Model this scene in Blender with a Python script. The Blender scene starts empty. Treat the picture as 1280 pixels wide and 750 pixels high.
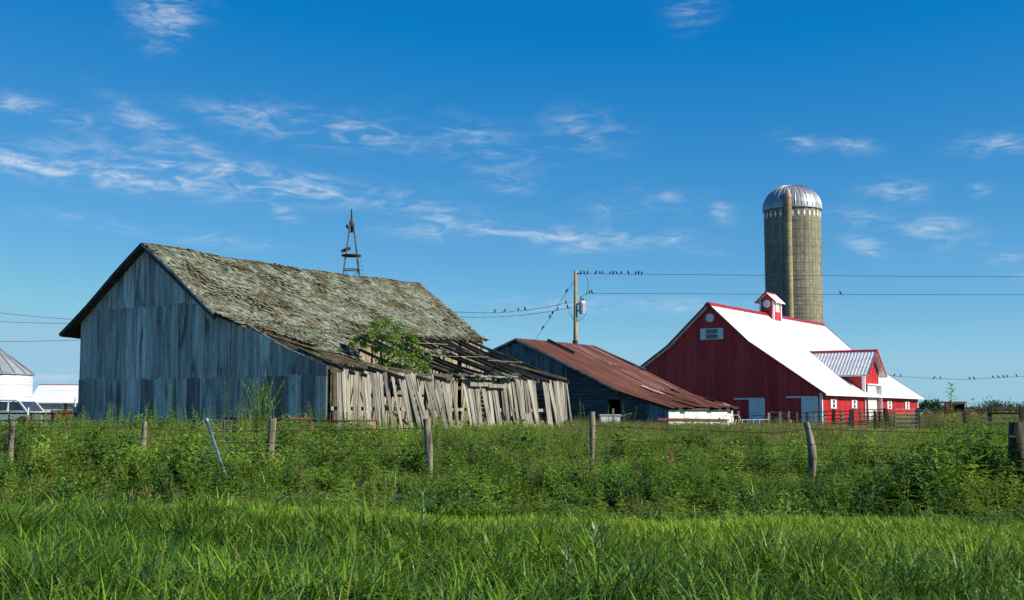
import bpy, math, random
import numpy as np
from mathutils import Vector, Matrix, Euler, noise as mnoise

sc = bpy.context.scene
COL = sc.collection
RNG = random.Random(7)
NR = np.random.default_rng(11)
R = math.radians

# ---------------------------------------------------------------- camera, sky, sun, exposure
F_PX, EYE = 1580.0, 1.25
PITCH = math.atan(144 / F_PX)
cam = bpy.data.cameras.new('camera')
cam.lens = 36 * F_PX / 1280
cam.sensor_width = 36
cam.clip_start, cam.clip_end = 0.1, 12000
cam_ob = bpy.data.objects.new('camera', cam)
COL.objects.link(cam_ob)
cam_ob.location = (0, 0, EYE)
cam_ob.rotation_euler = (R(90) + PITCH, 0, 0)
sc.camera = cam_ob

SUN_EL, SUN_ROT = 33.0, 109.0          # clockwise from +Y
world = bpy.data.worlds.new('World')
sc.world = world
world.use_nodes = True
sun = bpy.data.lights.new('sun', 'SUN')
sun.energy = 5.0
sun.angle = R(0.55)
sun.color = (1.0, 0.92, 0.78)
sun_ob = bpy.data.objects.new('sun', sun)
COL.objects.link(sun_ob)
sdir = Vector((math.sin(R(SUN_ROT)) * math.cos(R(SUN_EL)), math.cos(R(SUN_ROT)) * math.cos(R(SUN_EL)), math.sin(R(SUN_EL))))
sun_ob.location = sdir * 60
sun_ob.rotation_euler = sdir.to_track_quat('Z', 'Y').to_euler()
vs = sc.view_settings
vs.view_transform = 'Standard'
vs.look = 'None'
vs.gamma = 1
vs.exposure = 0.5
vs.use_curve_mapping = False
sc.cycles.use_denoising = False
sc.cycles.max_bounces = 8
sc.cycles.transparent_max_bounces = 8
sc.cycles.transmission_bounces = 4


def ray(x, y):
    u, v = (x - 640) / F_PX, (375 - y) / F_PX
    return Vector((u, math.cos(PITCH) - v * math.sin(PITCH), math.sin(PITCH) + v * math.cos(PITCH)))


def P(x, y, D):
    """photo pixel at forward distance D metres"""
    r = ray(x, y)
    return r / r.y * D + Vector((0, 0, EYE))


def XD(x, D):
    """ground x of a photo column at forward distance D"""
    return (x - 640) / 1586.5 * D


def build_sky():
    nt = world.node_tree
    nd, ln = nt.nodes, nt.links
    bg = nd['Background']
    sky = nd.new('ShaderNodeTexSky')
    sky.sky_type = 'NISHITA'
    sky.sun_disc = False
    sky.sun_elevation = R(SUN_EL)
    sky.sun_rotation = R(SUN_ROT)
    sky.altitude = 2000
    sky.air_density = 1.0
    sky.dust_density = 0.0
    sky.ozone_density = 3.0
    # deep blue grade of the whole sky (polarised look)
    ma = nd.new('ShaderNodeVectorMath'); ma.operation = 'MULTIPLY_ADD'
    ma.inputs[1].default_value = (0.85, 0.95, 0.70)
    ma.inputs[2].default_value = (-0.96, -0.08, 2.55)
    ln.new(sky.outputs[0], ma.inputs[0])
    mx = nd.new('ShaderNodeVectorMath'); mx.operation = 'MAXIMUM'
    mx.inputs[1].default_value = (0.03, 0.2, 0.5)
    ln.new(ma.outputs[0], mx.inputs[0])
    mn = nd.new('ShaderNodeVectorMath'); mn.operation = 'MINIMUM'
    mn.inputs[1].default_value = (3.0, 5.4, 7.1)
    ln.new(mx.outputs[0], mn.inputs[0])
    # direction -> azimuth / elevation
    tc = nd.new('ShaderNodeTexCoord')
    sp = nd.new('ShaderNodeSeparateXYZ'); ln.new(tc.outputs['Generated'], sp.inputs[0])

    def math_(op, a, b=None, c=None):
        n = nd.new('ShaderNodeMath'); n.operation = op
        for i, v in enumerate((a, b, c)):
            if v is None: continue
            if isinstance(v, (int, float)): n.inputs[i].default_value = v
            else: ln.new(v, n.inputs[i])
        return n.outputs[0]
    az = math_('ARCTAN2', sp.outputs[0], sp.outputs[1])
    el = math_('ARCSINE', sp.outputs[2])
    cb = nd.new('ShaderNodeCombineXYZ'); ln.new(az, cb.inputs[0]); ln.new(el, cb.inputs[1])
    ang = cb.outputs[0]

    def noise(vec, scale, loc, rot, detail, rough, dist):
        mp = nd.new('ShaderNodeMapping'); mp.vector_type = 'POINT'
        mp.inputs['Scale'].default_value = scale
        mp.inputs['Location'].default_value = loc
        mp.inputs['Rotation'].default_value = (0, 0, rot)
        ln.new(vec, mp.inputs[0])
        n = nd.new('ShaderNodeTexNoise')
        n.inputs['Scale'].default_value = 1
        n.inputs['Detail'].default_value = detail
        n.inputs['Roughness'].default_value = rough
        n.inputs['Distortion'].default_value = dist
        ln.new(mp.outputs[0], n.inputs['Vector'])
        return n.outputs['Fac']

    # cloud banks: photo column, row, half width, half height, tilt (deg, + = falling to the right), weight
    banks = [(207, 14, 40, 20, -12, 1.25), (212, 46, 24, 13, -25, .9), (45, 137, 75, 12, 9, .95), (172, 150, 42, 12, 32, .7),
             (90, 212, 170, 15, 5, 1.45), (320, 224, 175, 17, 7, 1.35), (330, 150, 80, 18, 10, .85), (455, 165, 62, 15, 14, 1.05),
             (600, 178, 75, 20, 14, .75), (634, 226, 38, 13, 16, .95), (590, 291, 85, 11, 3, 1.3), (545, 268, 45, 8, 8, .7),
             (712, 300, 45, 15, 12, 1.1), (780, 298, 26, 10, 15, .9), (735, 163, 45, 20, 12, .75), (872, 302, 42, 11, 8, 1.1),
             (830, 250, 32, 13, 10, .75), (900, 260, 22, 14, 35, .85), (762, 262, 28, 11, 10, .8), (352, 266, 20, 9, 20, .85),
             (112, 276, 55, 8, 6, .75), (275, 300, 75, 8, 5, .65), (1000, 178, 26, 9, 12, .8), (1062, 181, 26, 9, 10, .95),
             (1250, 182, 42, 12, 4, 1.05), (1118, 238, 32, 12, 4, 1.0), (1162, 282, 36, 12, 4, 1.05), (1086, 309, 24, 10, 22, .9),
             (1068, 272, 34, 10, 5, .8), (1182, 310, 20, 10, 5, .95), (1255, 322, 34, 12, 30, 1.05), (1226, 236, 12, 8, 5, .9),
             (800, 382, 210, 9, 1, .62), (60, 470, 90, 9, 0, .7), (865, 8, 26, 26, -40, .5), (250, 185, 60, 9, 28, .6)]
    total = None
    for x, y, hw, hh, tilt, wt in banks:
        r = ray(x, y).normalized()
        mp = nd.new('ShaderNodeMapping'); mp.vector_type = 'TEXTURE'
        mp.inputs['Location'].default_value = (math.atan2(r.x, r.y), math.asin(r.z), 0)
        mp.inputs['Rotation'].default_value = (0, 0, R(-tilt))
        mp.inputs['Scale'].default_value = (1.3 * hw / F_PX, 1.25 * hh / F_PX, 1)
        ln.new(ang, mp.inputs[0])
        le = nd.new('ShaderNodeVectorMath'); le.operation = 'DOT_PRODUCT'
        ln.new(mp.outputs[0], le.inputs[0]); ln.new(mp.outputs[0], le.inputs[1])
        g = math_('MULTIPLY', math_('EXPONENT', math_('MULTIPLY', le.outputs['Value'], -1.6)), wt)
        total = g if total is None else math_('ADD', total, g)
    # the same thin cirrus over the rest of the sky
    rest = noise(tc.outputs['Generated'], (3.2, 3.2, 9), (3.1, 7.7, 1.3), 0, 3, .5, .4)
    rest = math_('MULTIPLY', math_('MAXIMUM', math_('SUBTRACT', rest, 0.54), 0), 3.5)
    mr = nd.new('ShaderNodeMapRange'); mr.interpolation_type = 'SMOOTHSTEP'
    mr.inputs['From Min'].default_value = 0.38; mr.inputs['From Max'].default_value = 0.55
    ln.new(math_('MAXIMUM', math_('ABSOLUTE', az), math_('MULTIPLY', el, 1.2)), mr.inputs['Value'])
    rest = math_('MULTIPLY', rest, mr.outputs[0])
    total = math_('ADD', total, rest)
    wisp = noise(ang, (15, 52, 1), (.3, .9, 0), R(-14), 6, .55, 1.2)
    fine = noise(ang, (34, 125, 1), (4, 2, 0), R(30), 8, .6, 1.0)
    w = math_('ADD', math_('MULTIPLY', wisp, .5), math_('MULTIPLY', fine, .5))
    mr2 = nd.new('ShaderNodeMapRange'); mr2.interpolation_type = 'SMOOTHSTEP'
    mr2.inputs['From Min'].default_value = 0.42; mr2.inputs['From Max'].default_value = 0.73
    ln.new(w, mr2.inputs['Value'])
    dens = math_('MULTIPLY', math_('MINIMUM', total, 1.25), math_('ADD', math_('MULTIPLY', mr2.outputs[0], .68), .02))
    dens = math_('MINIMUM', dens, 0.8)
    mix = nd.new('ShaderNodeMix'); mix.data_type = 'RGBA'
    ln.new(dens, mix.inputs[0])
    ln.new(mn.outputs[0], mix.inputs[6])
    mix.inputs[7].default_value = (7.4, 8.0, 8.4, 1)
    ln.new(mix.outputs[2], bg.inputs['Color'])
    bg.inputs['Strength'].default_value = 0.074
    world.cycles.sampling_method = 'MANUAL'
    world.cycles.sample_map_resolution = 512


build_sky()

# ---------------------------------------------------------------- helpers: tags, meshes, materials


def tag(o, label=None, cat=None, group=None, kind=None):
    if label: o['label'] = label
    if cat: o['category'] = cat
    if group: o['group'] = group
    if kind: o['kind'] = kind
    return o


def empty(name, loc=(0, 0, 0), rz=0.0, label=None, cat=None, group=None):
    o = bpy.data.objects.new(name, None)
    o.empty_display_size = 0.3
    COL.objects.link(o)
    o.location = loc
    o.rotation_euler = (0, 0, rz)
    return tag(o, label, cat, group)


def copy_tree(o, parent=None):
    c = o.copy()
    COL.objects.link(c)
    c.parent = parent
    for ch in o.children:
        copy_tree(ch, c)
    return c


class MB:
    def __init__(s):
        s.v, s.f, s.m = [], [], []

    def add(s, vs, fs, mi=0):
        b = len(s.v)
        s.v += [tuple(v) for v in vs]
        s.f += [tuple(i + b for i in f) for f in fs]
        s.m += [mi] * len(fs)
        return s

    def box(s, lo, hi, M=None, mi=0):
        x0, y0, z0 = lo; x1, y1, z1 = hi
        vs = [Vector(p) for p in ((x0, y0, z0), (x1, y0, z0), (x1, y1, z0), (x0, y1, z0), (x0, y0, z1), (x1, y0, z1), (x1, y1, z1), (x0, y1, z1))]
        if M is not None: vs = [M @ v for v in vs]
        return s.add(vs, [(3, 2, 1, 0), (4, 5, 6, 7), (0, 1, 5, 4), (1, 2, 6, 5), (2, 3, 7, 6), (3, 0, 4, 7)], mi)

    def prism(s, poly, a, b, axis='x', mi=0):
        """polygon in the two other axes (ccw), extruded along axis from a to b"""
        def mk(p, t):
            return {'x': (t, p[0], p[1]), 'y': (p[0], t, p[1]), 'z': (p[0], p[1], t)}[axis]
        n = len(poly)
        vs = [mk(p, a) for p in poly] + [mk(p, b) for p in poly]
        fs = [tuple(reversed(range(n))), tuple(range(n, 2 * n))] + [(i, (i + 1) % n, n + (i + 1) % n, n + i) for i in range(n)]
        if axis == 'y': fs = [tuple(reversed(f)) for f in fs]
        return s.add(vs, fs, mi)

    def bar(s, a, b, w, h, up=(0, 0, 1), mi=0, w2=None, h2=None):
        a, b = Vector(a), Vector(b)
        d = (b - a)
        if d.length < 1e-6: return s
        d.normalize()
        side = d.cross(Vector(up))
        if side.length < 1e-4: side = d.cross(Vector((1, 0, 0)))
        side.normalize()
        u = side.cross(d)
        w2 = w if w2 is None else w2; h2 = h if h2 is None else h2
        vs = []
        for p, ww, hh in ((a, w, h), (b, w2, h2)):
            vs += [p - side * ww / 2 - u * hh / 2, p + side * ww / 2 - u * hh / 2, p + side * ww / 2 + u * hh / 2, p - side * ww / 2 + u * hh / 2]
        return s.add(vs, [(0, 1, 2, 3), (7, 6, 5, 4), (1, 0, 4, 5), (2, 1, 5, 6), (3, 2, 6, 7), (0, 3, 7, 4)], mi)

    def tube(s, pts, r, n=6, cap=True, mi=0):
        pts = [Vector(p) for p in pts]
        rs = r if isinstance(r, (list, tuple)) else [r] * len(pts)
        rings = []
        prev = None
        for i, p in enumerate(pts):
            d = (pts[min(i + 1, len(pts) - 1)] - pts[max(i - 1, 0)])
            if d.length < 1e-7: d = Vector((0, 0, 1))
            d.normalize()
            if prev is None:
                a = d.cross(Vector((0, 0, 1)))
                if a.length < 0.05: a = d.cross(Vector((1, 0, 0)))
            else:
                a = prev - d * prev.dot(d)
                if a.length < 1e-4: a = d.cross(Vector((1, 0, 0)))
            a.normalize(); prev = a
            bb = d.cross(a)
            rings.append([p + (a * math.cos(2 * math.pi * k / n) + bb * math.sin(2 * math.pi * k / n)) * rs[i] for k in range(n)])
        vs = [v for rg in rings for v in rg]
        fs = []
        for i in range(len(pts) - 1):
            for k in range(n):
                fs.append((i * n + k, i * n + (k + 1) % n, (i + 1) * n + (k + 1) % n, (i + 1) * n + k))
        if cap:
            fs.append(tuple(reversed(range(n))))
            fs.append(tuple((len(pts) - 1) * n + k for k in range(n)))
        return s.add(vs, fs, mi)

    def lathe(s, prof, n=24, c=(0, 0, 0), mi=0, axis='z'):
        vs = []
        for r, z in prof:
            for k in range(n):
                t = 2 * math.pi * k / n
                x, y = r * math.cos(t), r * math.sin(t)
                p = {'z': (x, y, z), 'x': (z, x, y), 'y': (y, z, x)}[axis]
                vs.append((p[0] + c[0], p[1] + c[1], p[2] + c[2]))
        fs = []
        for i in range(len(prof) - 1):
            for k in range(n):
                fs.append((i * n + k, i * n + (k + 1) % n, (i + 1) * n + (k + 1) % n, (i + 1) * n + k))
        return s.add(vs, fs, mi)

    def mesh(s, name, mats, smooth=False):
        me = bpy.data.meshes.new(name)
        me.from_pydata(s.v, [], s.f)
        for m in (mats if isinstance(mats, (list, tuple)) else [mats]):
            me.materials.append(m)
        if any(s.m): me.polygons.foreach_set('material_index', s.m)
        if smooth: me.polygons.foreach_set('use_smooth', [True] * len(me.polygons))
        me.update()
        return me

    def build(s, name, mats, parent=None, smooth=False, **k):
        o = bpy.data.objects.new(name, s.mesh(name, mats, smooth))
        COL.objects.link(o)
        if parent is not None: o.parent = parent
        return tag(o, **k)


MATS = {}


def material(name, c1, c2, scale=(1, 1, 1), rough=.7, metal=0.0, c3=None, scale3=(1, 1, 1), thr=(.40, .62), thr3=(.55, .66), vary=0.0,
             island=False, bump=0.0, bscale=(20, 20, 20), spec=.4, fine=None, dist=.3, rough2=None, shift=False):
    """procedural: c1/c2 blended by stretched noise, c3 in patches, brightness varying per object or per island"""
    m = bpy.data.materials.new(name); m.use_nodes = True
    nt = m.node_tree; nd, ln = nt.nodes, nt.links
    b = nd['Principled BSDF']
    tc = nd.new('ShaderNodeTexCoord')
    oi = nd.new('ShaderNodeObjectInfo')

    def nz(sc_, detail=6, rough_=.6, seed=0.0, d=dist):
        mp = nd.new('ShaderNodeMapping'); mp.inputs['Scale'].default_value = sc_
        mp.inputs['Location'].default_value = (seed, seed * 1.7, seed * .3)
        if shift:
            va = nd.new('ShaderNodeVectorMath'); va.operation = 'MULTIPLY_ADD'
            va.inputs[1].default_value = (37, 53, 61)
            ln.new(oi.outputs['Random'], va.inputs[0]); ln.new(tc.outputs['Object'], va.inputs[2]); ln.new(va.outputs[0], mp.inputs[0])
        else:
            ln.new(tc.outputs['Object'], mp.inputs[0])
        n = nd.new('ShaderNodeTexNoise'); n.inputs['Scale'].default_value = 1
        n.inputs['Detail'].default_value = detail; n.inputs['Roughness'].default_value = rough_
        n.inputs['Distortion'].default_value = d
        ln.new(mp.outputs[0], n.inputs['Vector'])
        return n

    def ramp(src, lo, hi):
        r = nd.new('ShaderNodeMapRange'); r.interpolation_type = 'SMOOTHSTEP'
        r.inputs['From Min'].default_value = lo; r.inputs['From Max'].default_value = hi
        ln.new(src, r.inputs['Value']); return r.outputs[0]

    def mix(f, a, c):
        x = nd.new('ShaderNodeMix'); x.data_type = 'RGBA'
        if isinstance(f, float): x.inputs[0].default_value = f
        else: ln.new(f, x.inputs[0])
        for s_, v in ((6, a), (7, c)):
            if isinstance(v, tuple): x.inputs[s_].default_value = (*v, 1)
            else: ln.new(v, x.inputs[s_])
        return x.outputs[2]
    f1 = ramp(nz(scale).outputs['Fac'], *thr)
    col = mix(f1, c1, c2)
    if c3:
        f3 = ramp(nz(scale3, 7, .6, 5.3, .6).outputs['Fac'], *thr3)
        col = mix(f3, col, c3)
    if fine:
        hv = nd.new('ShaderNodeHueSaturation')
        ff = nz(fine, 3, .7, 2.2)
        mr = nd.new('ShaderNodeMapRange'); mr.inputs['From Min'].default_value = .3; mr.inputs['From Max'].default_value = .7
        mr.inputs['To Min'].default_value = .72; mr.inputs['To Max'].default_value = 1.25
        ln.new(ff.outputs['Fac'], mr.inputs['Value']); ln.new(mr.outputs[0], hv.inputs['Value']); ln.new(col, hv.inputs['Color'])
        col = hv.outputs[0]
    if vary:
        hv = nd.new('ShaderNodeHueSaturation')
        if island:
            g = nd.new('ShaderNodeNewGeometry'); src = g.outputs['Random Per Island']
        else:
            src = oi.outputs['Random']
        mr = nd.new('ShaderNodeMapRange'); mr.inputs['To Min'].default_value = 1 - vary; mr.inputs['To Max'].default_value = 1 + vary
        ln.new(src, mr.inputs['Value']); ln.new(mr.outputs[0], hv.inputs['Value']); ln.new(col, hv.inputs['Color'])
        mh = nd.new('ShaderNodeMath'); mh.operation = 'MULTIPLY_ADD'
        fr = nd.new('ShaderNodeMath'); fr.operation = 'FRACT'
        m7 = nd.new('ShaderNodeMath'); m7.operation = 'MULTIPLY'; m7.inputs[1].default_value = 7.31
        ln.new(src, m7.inputs[0]); ln.new(m7.outputs[0], fr.inputs[0]); ln.new(fr.outputs[0], mh.inputs[0])
        mh.inputs[1].default_value = .5 * vary; mh.inputs[2].default_value = 1 - .25 * vary
        ln.new(mh.outputs[0], hv.inputs['Saturation'])
        col = hv.outputs[0]
    ln.new(col, b.inputs['Base Color'])
    if rough2 is not None:
        mr = nd.new('ShaderNodeMapRange'); mr.inputs['To Min'].default_value = rough; mr.inputs['To Max'].default_value = rough2
        ln.new(f1, mr.inputs['Value']); ln.new(mr.outputs[0], b.inputs['Roughness'])
    else:
        b.inputs['Roughness'].default_value = rough
    b.inputs['Metallic'].default_value = metal
    b.inputs['Specular IOR Level'].default_value = spec
    if bump:
        bn = nd.new('ShaderNodeBump'); bn.inputs['Strength'].default_value = bump; bn.inputs['Distance'].default_value = .02
        ln.new(nz(bscale, 5, .65, 9.1).outputs['Fac'], bn.inputs['Height']); ln.new(bn.outputs[0], b.inputs['Normal'])
    MATS[name] = m
    return m


def leaf_material(name, c1, c2, c3=None, trans=.35, rough=.5, bias=0.0):
    """leaf: diffuse + translucent, colour varying per plant ('tint' on the instance or the object's random) and per leaf"""
    m = bpy.data.materials.new(name); m.use_nodes = True
    nt = m.node_tree; nd, ln = nt.nodes, nt.links
    b = nd['Principled BSDF']; out = nd['Material Output']
    at = nd.new('ShaderNodeAttribute'); at.attribute_type = 'INSTANCER'; at.attribute_name = 'tint'
    g = nd.new('ShaderNodeNewGeometry')
    a = nd.new('ShaderNodeMath'); a.operation = 'ADD'
    sc_ = nd.new('ShaderNodeMath'); sc_.operation = 'MULTIPLY_ADD'; sc_.inputs[1].default_value = .7; sc_.inputs[2].default_value = -.35 + bias
    ln.new(g.outputs['Random Per Island'], sc_.inputs[0])
    ln.new(at.outputs['Fac'], a.inputs[0]); ln.new(sc_.outputs[0], a.inputs[1])
    a.use_clamp = True
    x = nd.new('ShaderNodeMix'); x.data_type = 'RGBA'
    ln.new(a.outputs[0], x.inputs[0]); x.inputs[6].default_value = (*c1, 1); x.inputs[7].default_value = (*c2, 1)
    col = x.outputs[2]
    if c3:
        m7 = nd.new('ShaderNodeMath'); m7.operation = 'MULTIPLY'; m7.inputs[1].default_value = 5.77
        fr = nd.new('ShaderNodeMath'); fr.operation = 'FRACT'
        gt = nd.new('ShaderNodeMath'); gt.operation = 'GREATER_THAN'; gt.inputs[1].default_value = .93
        ln.new(g.outputs['Random Per Island'], m7.inputs[0]); ln.new(m7.outputs[0], fr.inputs[0]); ln.new(fr.outputs[0], gt.inputs[0])
        x2 = nd.new('ShaderNodeMix'); x2.data_type = 'RGBA'
        ln.new(gt.outputs[0], x2.inputs[0]); ln.new(col, x2.inputs[6]); x2.inputs[7].default_value = (*c3, 1)
        col = x2.outputs[2]
    ln.new(col, b.inputs['Base Color'])
    b.inputs['Roughness'].default_value = rough
    b.inputs['Specular IOR Level'].default_value = .18
    tr = nd.new('ShaderNodeBsdfTranslucent')
    hv = nd.new('ShaderNodeHueSaturation'); hv.inputs['Value'].default_value = 1.25; hv.inputs['Hue'].default_value = .485
    ln.new(col, hv.inputs['Color']); ln.new(hv.outputs[0], tr.inputs[0])
    ms = nd.new('ShaderNodeMixShader'); ms.inputs[0].default_value = trans
    ln.new(b.outputs[0], ms.inputs[1]); ln.new(tr.outputs[0], ms.inputs[2]); ln.new(ms.outputs[0], out.inputs[0])
    MATS[name] = m
    return m


def glass_material(name, tint, rough=.08):
    m = bpy.data.materials.new(name); m.use_nodes = True
    b = m.node_tree.nodes['Principled BSDF']
    n = m.node_tree.nodes.new('ShaderNodeTexNoise'); n.inputs['Scale'].default_value = 3
    r = m.node_tree.nodes.new('ShaderNodeMapRange'); r.inputs['To Min'].default_value = rough; r.inputs['To Max'].default_value = rough + .12
    m.node_tree.links.new(n.outputs['Fac'], r.inputs['Value']); m.node_tree.links.new(r.outputs[0], b.inputs['Roughness'])
    b.inputs['Base Color'].default_value = (*tint, 1)
    b.inputs['Specular IOR Level'].default_value = .9
    MATS[name] = m
    return m


M_GROUND = material('soil_and_turf', (.022, .028, .009), (.045, .052, .016), (.25, .25, .25), .95, c3=(.09, .075, .04), scale3=(.08, .08, .08), fine=(3, 3, 3))
M_GALV = material('weathered_sheet_metal', (.50, .49, .455), (.30, .295, .28), (4.2, 3.4, .28), .55, .1, c3=(.13, .095, .08), scale3=(1.8, 1.5, .35), thr3=(.52, .69), vary=.2, fine=(9, 14, .9), bump=.15, bscale=(4, 9, .8), rough2=.8, shift=True)
M_GALV_BROWN = material('browned_sheet_metal', (.30, .265, .235), (.18, .14, .115), (3.5, 2.8, .3), .7, .05, c3=(.23, .265, .28), scale3=(2.5, 2.2, .25), thr3=(.46, .62), vary=.2, fine=(9, 14, .9), shift=True)
M_GALV_PALE = material('streaked_sheet_metal', (.56, .545, .51), (.31, .305, .29), (5, 4.5, .22), .5, .1, c3=(.11, .085, .075), scale3=(2.6, 2.2, .3), thr3=(.54, .66), vary=.25, fine=(12, 16, .7), shift=True)
M_GALV_EDGE = material('pale_metal_trim', (.35, .38, .40), (.16, .14, .12), (2, 2, 2), .5, .3)
M_WOOD = material('bleached_plank', (.315, .30, .26), (.18, .168, .14), (16, 16, .6), .88, 0, c3=(.07, .06, .045), scale3=(9, 9, .45), thr3=(.50, .66), vary=.36, fine=(40, 40, 1.5), bump=.5, bscale=(45, 45, 1.2), shift=True)
M_WOOD_IN = material('inner_plank', (.34, .30, .20), (.21, .175, .11), (12, 12, .6), .85, 0, c3=(.12, .09, .05), scale3=(6, 6, .5), vary=.25, fine=(30, 30, 1.5))
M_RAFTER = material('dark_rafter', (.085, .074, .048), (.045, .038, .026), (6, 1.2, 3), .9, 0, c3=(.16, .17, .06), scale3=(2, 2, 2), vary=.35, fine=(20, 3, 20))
M_DECK = material('roof_deck', (.07, .052, .032), (.035, .026, .018), (2, 2, 2), .95, c3=(.16, .11, .06), scale3=(1.3, 1.3, 1.3))
M_SHINGLE = material('lichened_shingle', (.195, .22, .16), (.12, .128, .085), (1.2, 1.2, 1.2), .95, 0, c3=(.088, .07, .03), scale3=(.9, 1.4, 1.4), thr3=(.49, .64), vary=.45, island=True, fine=(18, 18, 18), bump=.4, bscale=(30, 30, 30))
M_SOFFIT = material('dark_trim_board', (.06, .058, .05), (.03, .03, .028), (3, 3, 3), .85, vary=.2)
M_FOUND = material('old_concrete', (.36, .34, .28), (.25, .23, .18), (2, 2, 2), .95, c3=(.14, .13, .09), scale3=(1.4, 1.4, 3), fine=(14, 14, 14))
M_RED = material('red_steel_siding', (.53, .025, .029), (.46, .02, .024), (1.2, 1.2, .15), .48, 0, vary=.09, fine=(2, 2, .3), spec=.4, c3=(.36, .045, .04), scale3=(1.5, 1.5, .25), thr3=(.55, .72))
M_REDTRIM = material('red_trim', (.36, .016, .022), (.28, .012, .016), (1, 1, 1), .4)
M_WHITE = material('white_steel', (.80, .80, .79), (.73, .735, .73), (.35, .6, .35), .42, 0, vary=.03, c3=(.70, .70, .68), scale3=(.1, .5, .5))
M_WHITETRIM = material('white_trim', (.78, .79, .80), (.70, .71, .72), (2, 2, 2), .5)
M_GREYROOF = material('galvanised_roofing', (.70, .71, .70), (.60, .61, .60), (2, .5, .5), .45, .05, vary=.05)
M_DOORW = material('weathered_white_door', (.72, .71, .67), (.60, .585, .54), (6, 6, .5), .7, c3=(.42, .39, .33), scale3=(5, 5, .6), thr3=(.62, .74))
M_GLASS = glass_material('window_glass', (.035, .045, .055))
M_RUST = material('rusted_roofing', (.155, .05, .03), (.095, .034, .023), (.9, .35, .35), .85, .05, c3=(.21, .10, .065), scale3=(3.5, .3, .3), thr3=(.60, .72), vary=.16, fine=(16, 1.2, 1.2), bump=.2, bscale=(12, 2, 2))
M_RUSTPALE = material('pale_streaked_roofing', (.48, .40, .35), (.26, .14, .10), (5, .5, .5), .7, .2, vary=.15)
M_SHEDBOARD = material('dark_shed_board', (.075, .085, .105), (.045, .05, .06), (1, 1.2, 8), .85, vary=.2, fine=(3, 3, 20))
M_SHEDMETAL = material('shed_sheet_metal', (.12, .165, .21), (.065, .08, .10), (3, 3, .4), .6, .15, c3=(.05, .04, .035), scale3=(1.5, 1.5, .4), vary=.22, fine=(10, 10, .8))
M_BLUEM = material('blue_sheet', (.10, .20, .32), (.07, .14, .22), (4, 4, .5), .5, .1, vary=.1)
M_SHEDWHITE = material('whitewashed_metal', (.66, .68, .66), (.52, .53, .50), (3, 3, .6), .6, .1, c3=(.34, .24, .16), scale3=(1.2, 1.2, .5), thr3=(.62, .74), vary=.08)
M_STAVE = material('concrete_stave', (.31, .255, .135), (.235, .19, .10), (.6, .6, .16), .9, 0, c3=(.42, .38, .27), scale3=(1.1, 1.1, .12), thr3=(.55, .70), vary=.16, island=True, fine=(6, 6, 2))
M_STAVE_UP = material('grey_concrete_stave', (.25, .235, .155), (.20, .19, .13), (.6, .6, .16), .9, 0, c3=(.16, .145, .095), scale3=(1.1, 1.1, .10), thr3=(.55, .70), vary=.13, island=True, fine=(6, 6, 2))
M_JOINT = material('stave_joint', (.21, .185, .12), (.16, .14, .09), (2, 2, 2), .95)
M_DOME = material('galvanised_dome', (.36, .37, .38), (.27, .28, .29), (.8, .8, .8), .45, .5, c3=(.36, .34, .31), scale3=(1.2, 1.2, .5), vary=.06, island=True)
M_HOOP = material('rusty_hoop', (.19, .15, .09), (.13, .10, .065), (3, 3, 3), .7, .4)
M_POLE = material('utility_pole_wood', (.40, .30, .15), (.26, .19, .10), (7, 7, .5), .85, c3=(.07, .055, .04), scale3=(5, 5, 1.2), thr3=(.60, .68))
M_POST = material('fence_post_wood', (.27, .235, .17), (.15, .125, .09), (14, 14, 1.6), .9, c3=(.06, .05, .035), scale3=(11, 11, 1.8), thr3=(.52, .66), vary=.2, fine=(40, 40, 4), bump=.7, bscale=(36, 36, 2.5))
M_DPOST = material('dark_post_wood', (.05, .042, .034), (.024, .021, .018), (14, 14, 1.2), .92, vary=.3, c3=(.10, .085, .065), scale3=(22, 22, 1.5), thr3=(.55, .68), bump=.7, bscale=(36, 36, 2.5))
M_WIRE = material('rusty_wire', (.10, .06, .04), (.06, .04, .03), (3, 3, 3), .7, .5)
M_CABLE = material('cable', (.02, .02, .022), (.03, .03, .03), (1, 1, 1), .6)
M_ALU = material('bare_strand', (.30, .31, .33), (.14, .14, .15), (.6, .6, .6), .5, .5)
M_TRANSF = material('transformer_can', (.62, .64, .65), (.52, .54, .55), (3, 3, 3), .45, .1)
M_BIRD = material('bird_feather', (.012, .012, .015), (.022, .02, .022), (20, 20, 20), .5)
M_REDPIPE = material('red_oxide_pipe', (.17, .022, .018), (.09, .02, .015), (4, 4, 4), .6, .1, c3=(.05, .03, .025), scale3=(3, 3, 3))
M_DARKSTEEL = material('dark_steel', (.03, .03, .032), (.05, .045, .04), (4, 4, 4), .6, .3)
M_GALVPIPE = material('galvanised_pipe', (.24, .30, .32), (.15, .18, .19), (4, 4, 4), .4, .3)
M_MILL = material('windmill_timber', (.13, .085, .05), (.065, .045, .032), (5, 5, 1), .85, vary=.25)
M_MILLDARK = material('windmill_iron', (.045, .035, .03), (.025, .022, .02), (5, 5, 5), .7, .2)
M_BIN = material('grain_bin_steel', (.76, .79, .80), (.68, .71, .73), (.4, .4, .6), .4, .25)
M_BINROOF = material('grain_bin_roof', (.42, .45, .47), (.34, .36, .38), (1, 1, 1), .4, .4, vary=.08)
M_TRUCK = material('white_truck_paint', (.76, .78, .80), (.72, .74, .76), (1, 1, 1), .25, 0, spec=.6)
M_TRUCKBLUE = material('dark_blue_paint', (.03, .06, .11), (.025, .05, .09), (1, 1, 1), .3, 0, spec=.6)
M_RUBBER = material('rubber', (.02, .02, .02), (.03, .028, .026), (6, 6, 6), .85)
M_CHROME = material('chrome', (.7, .72, .74), (.6, .62, .64), (4, 4, 4), .2, .8)
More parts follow.
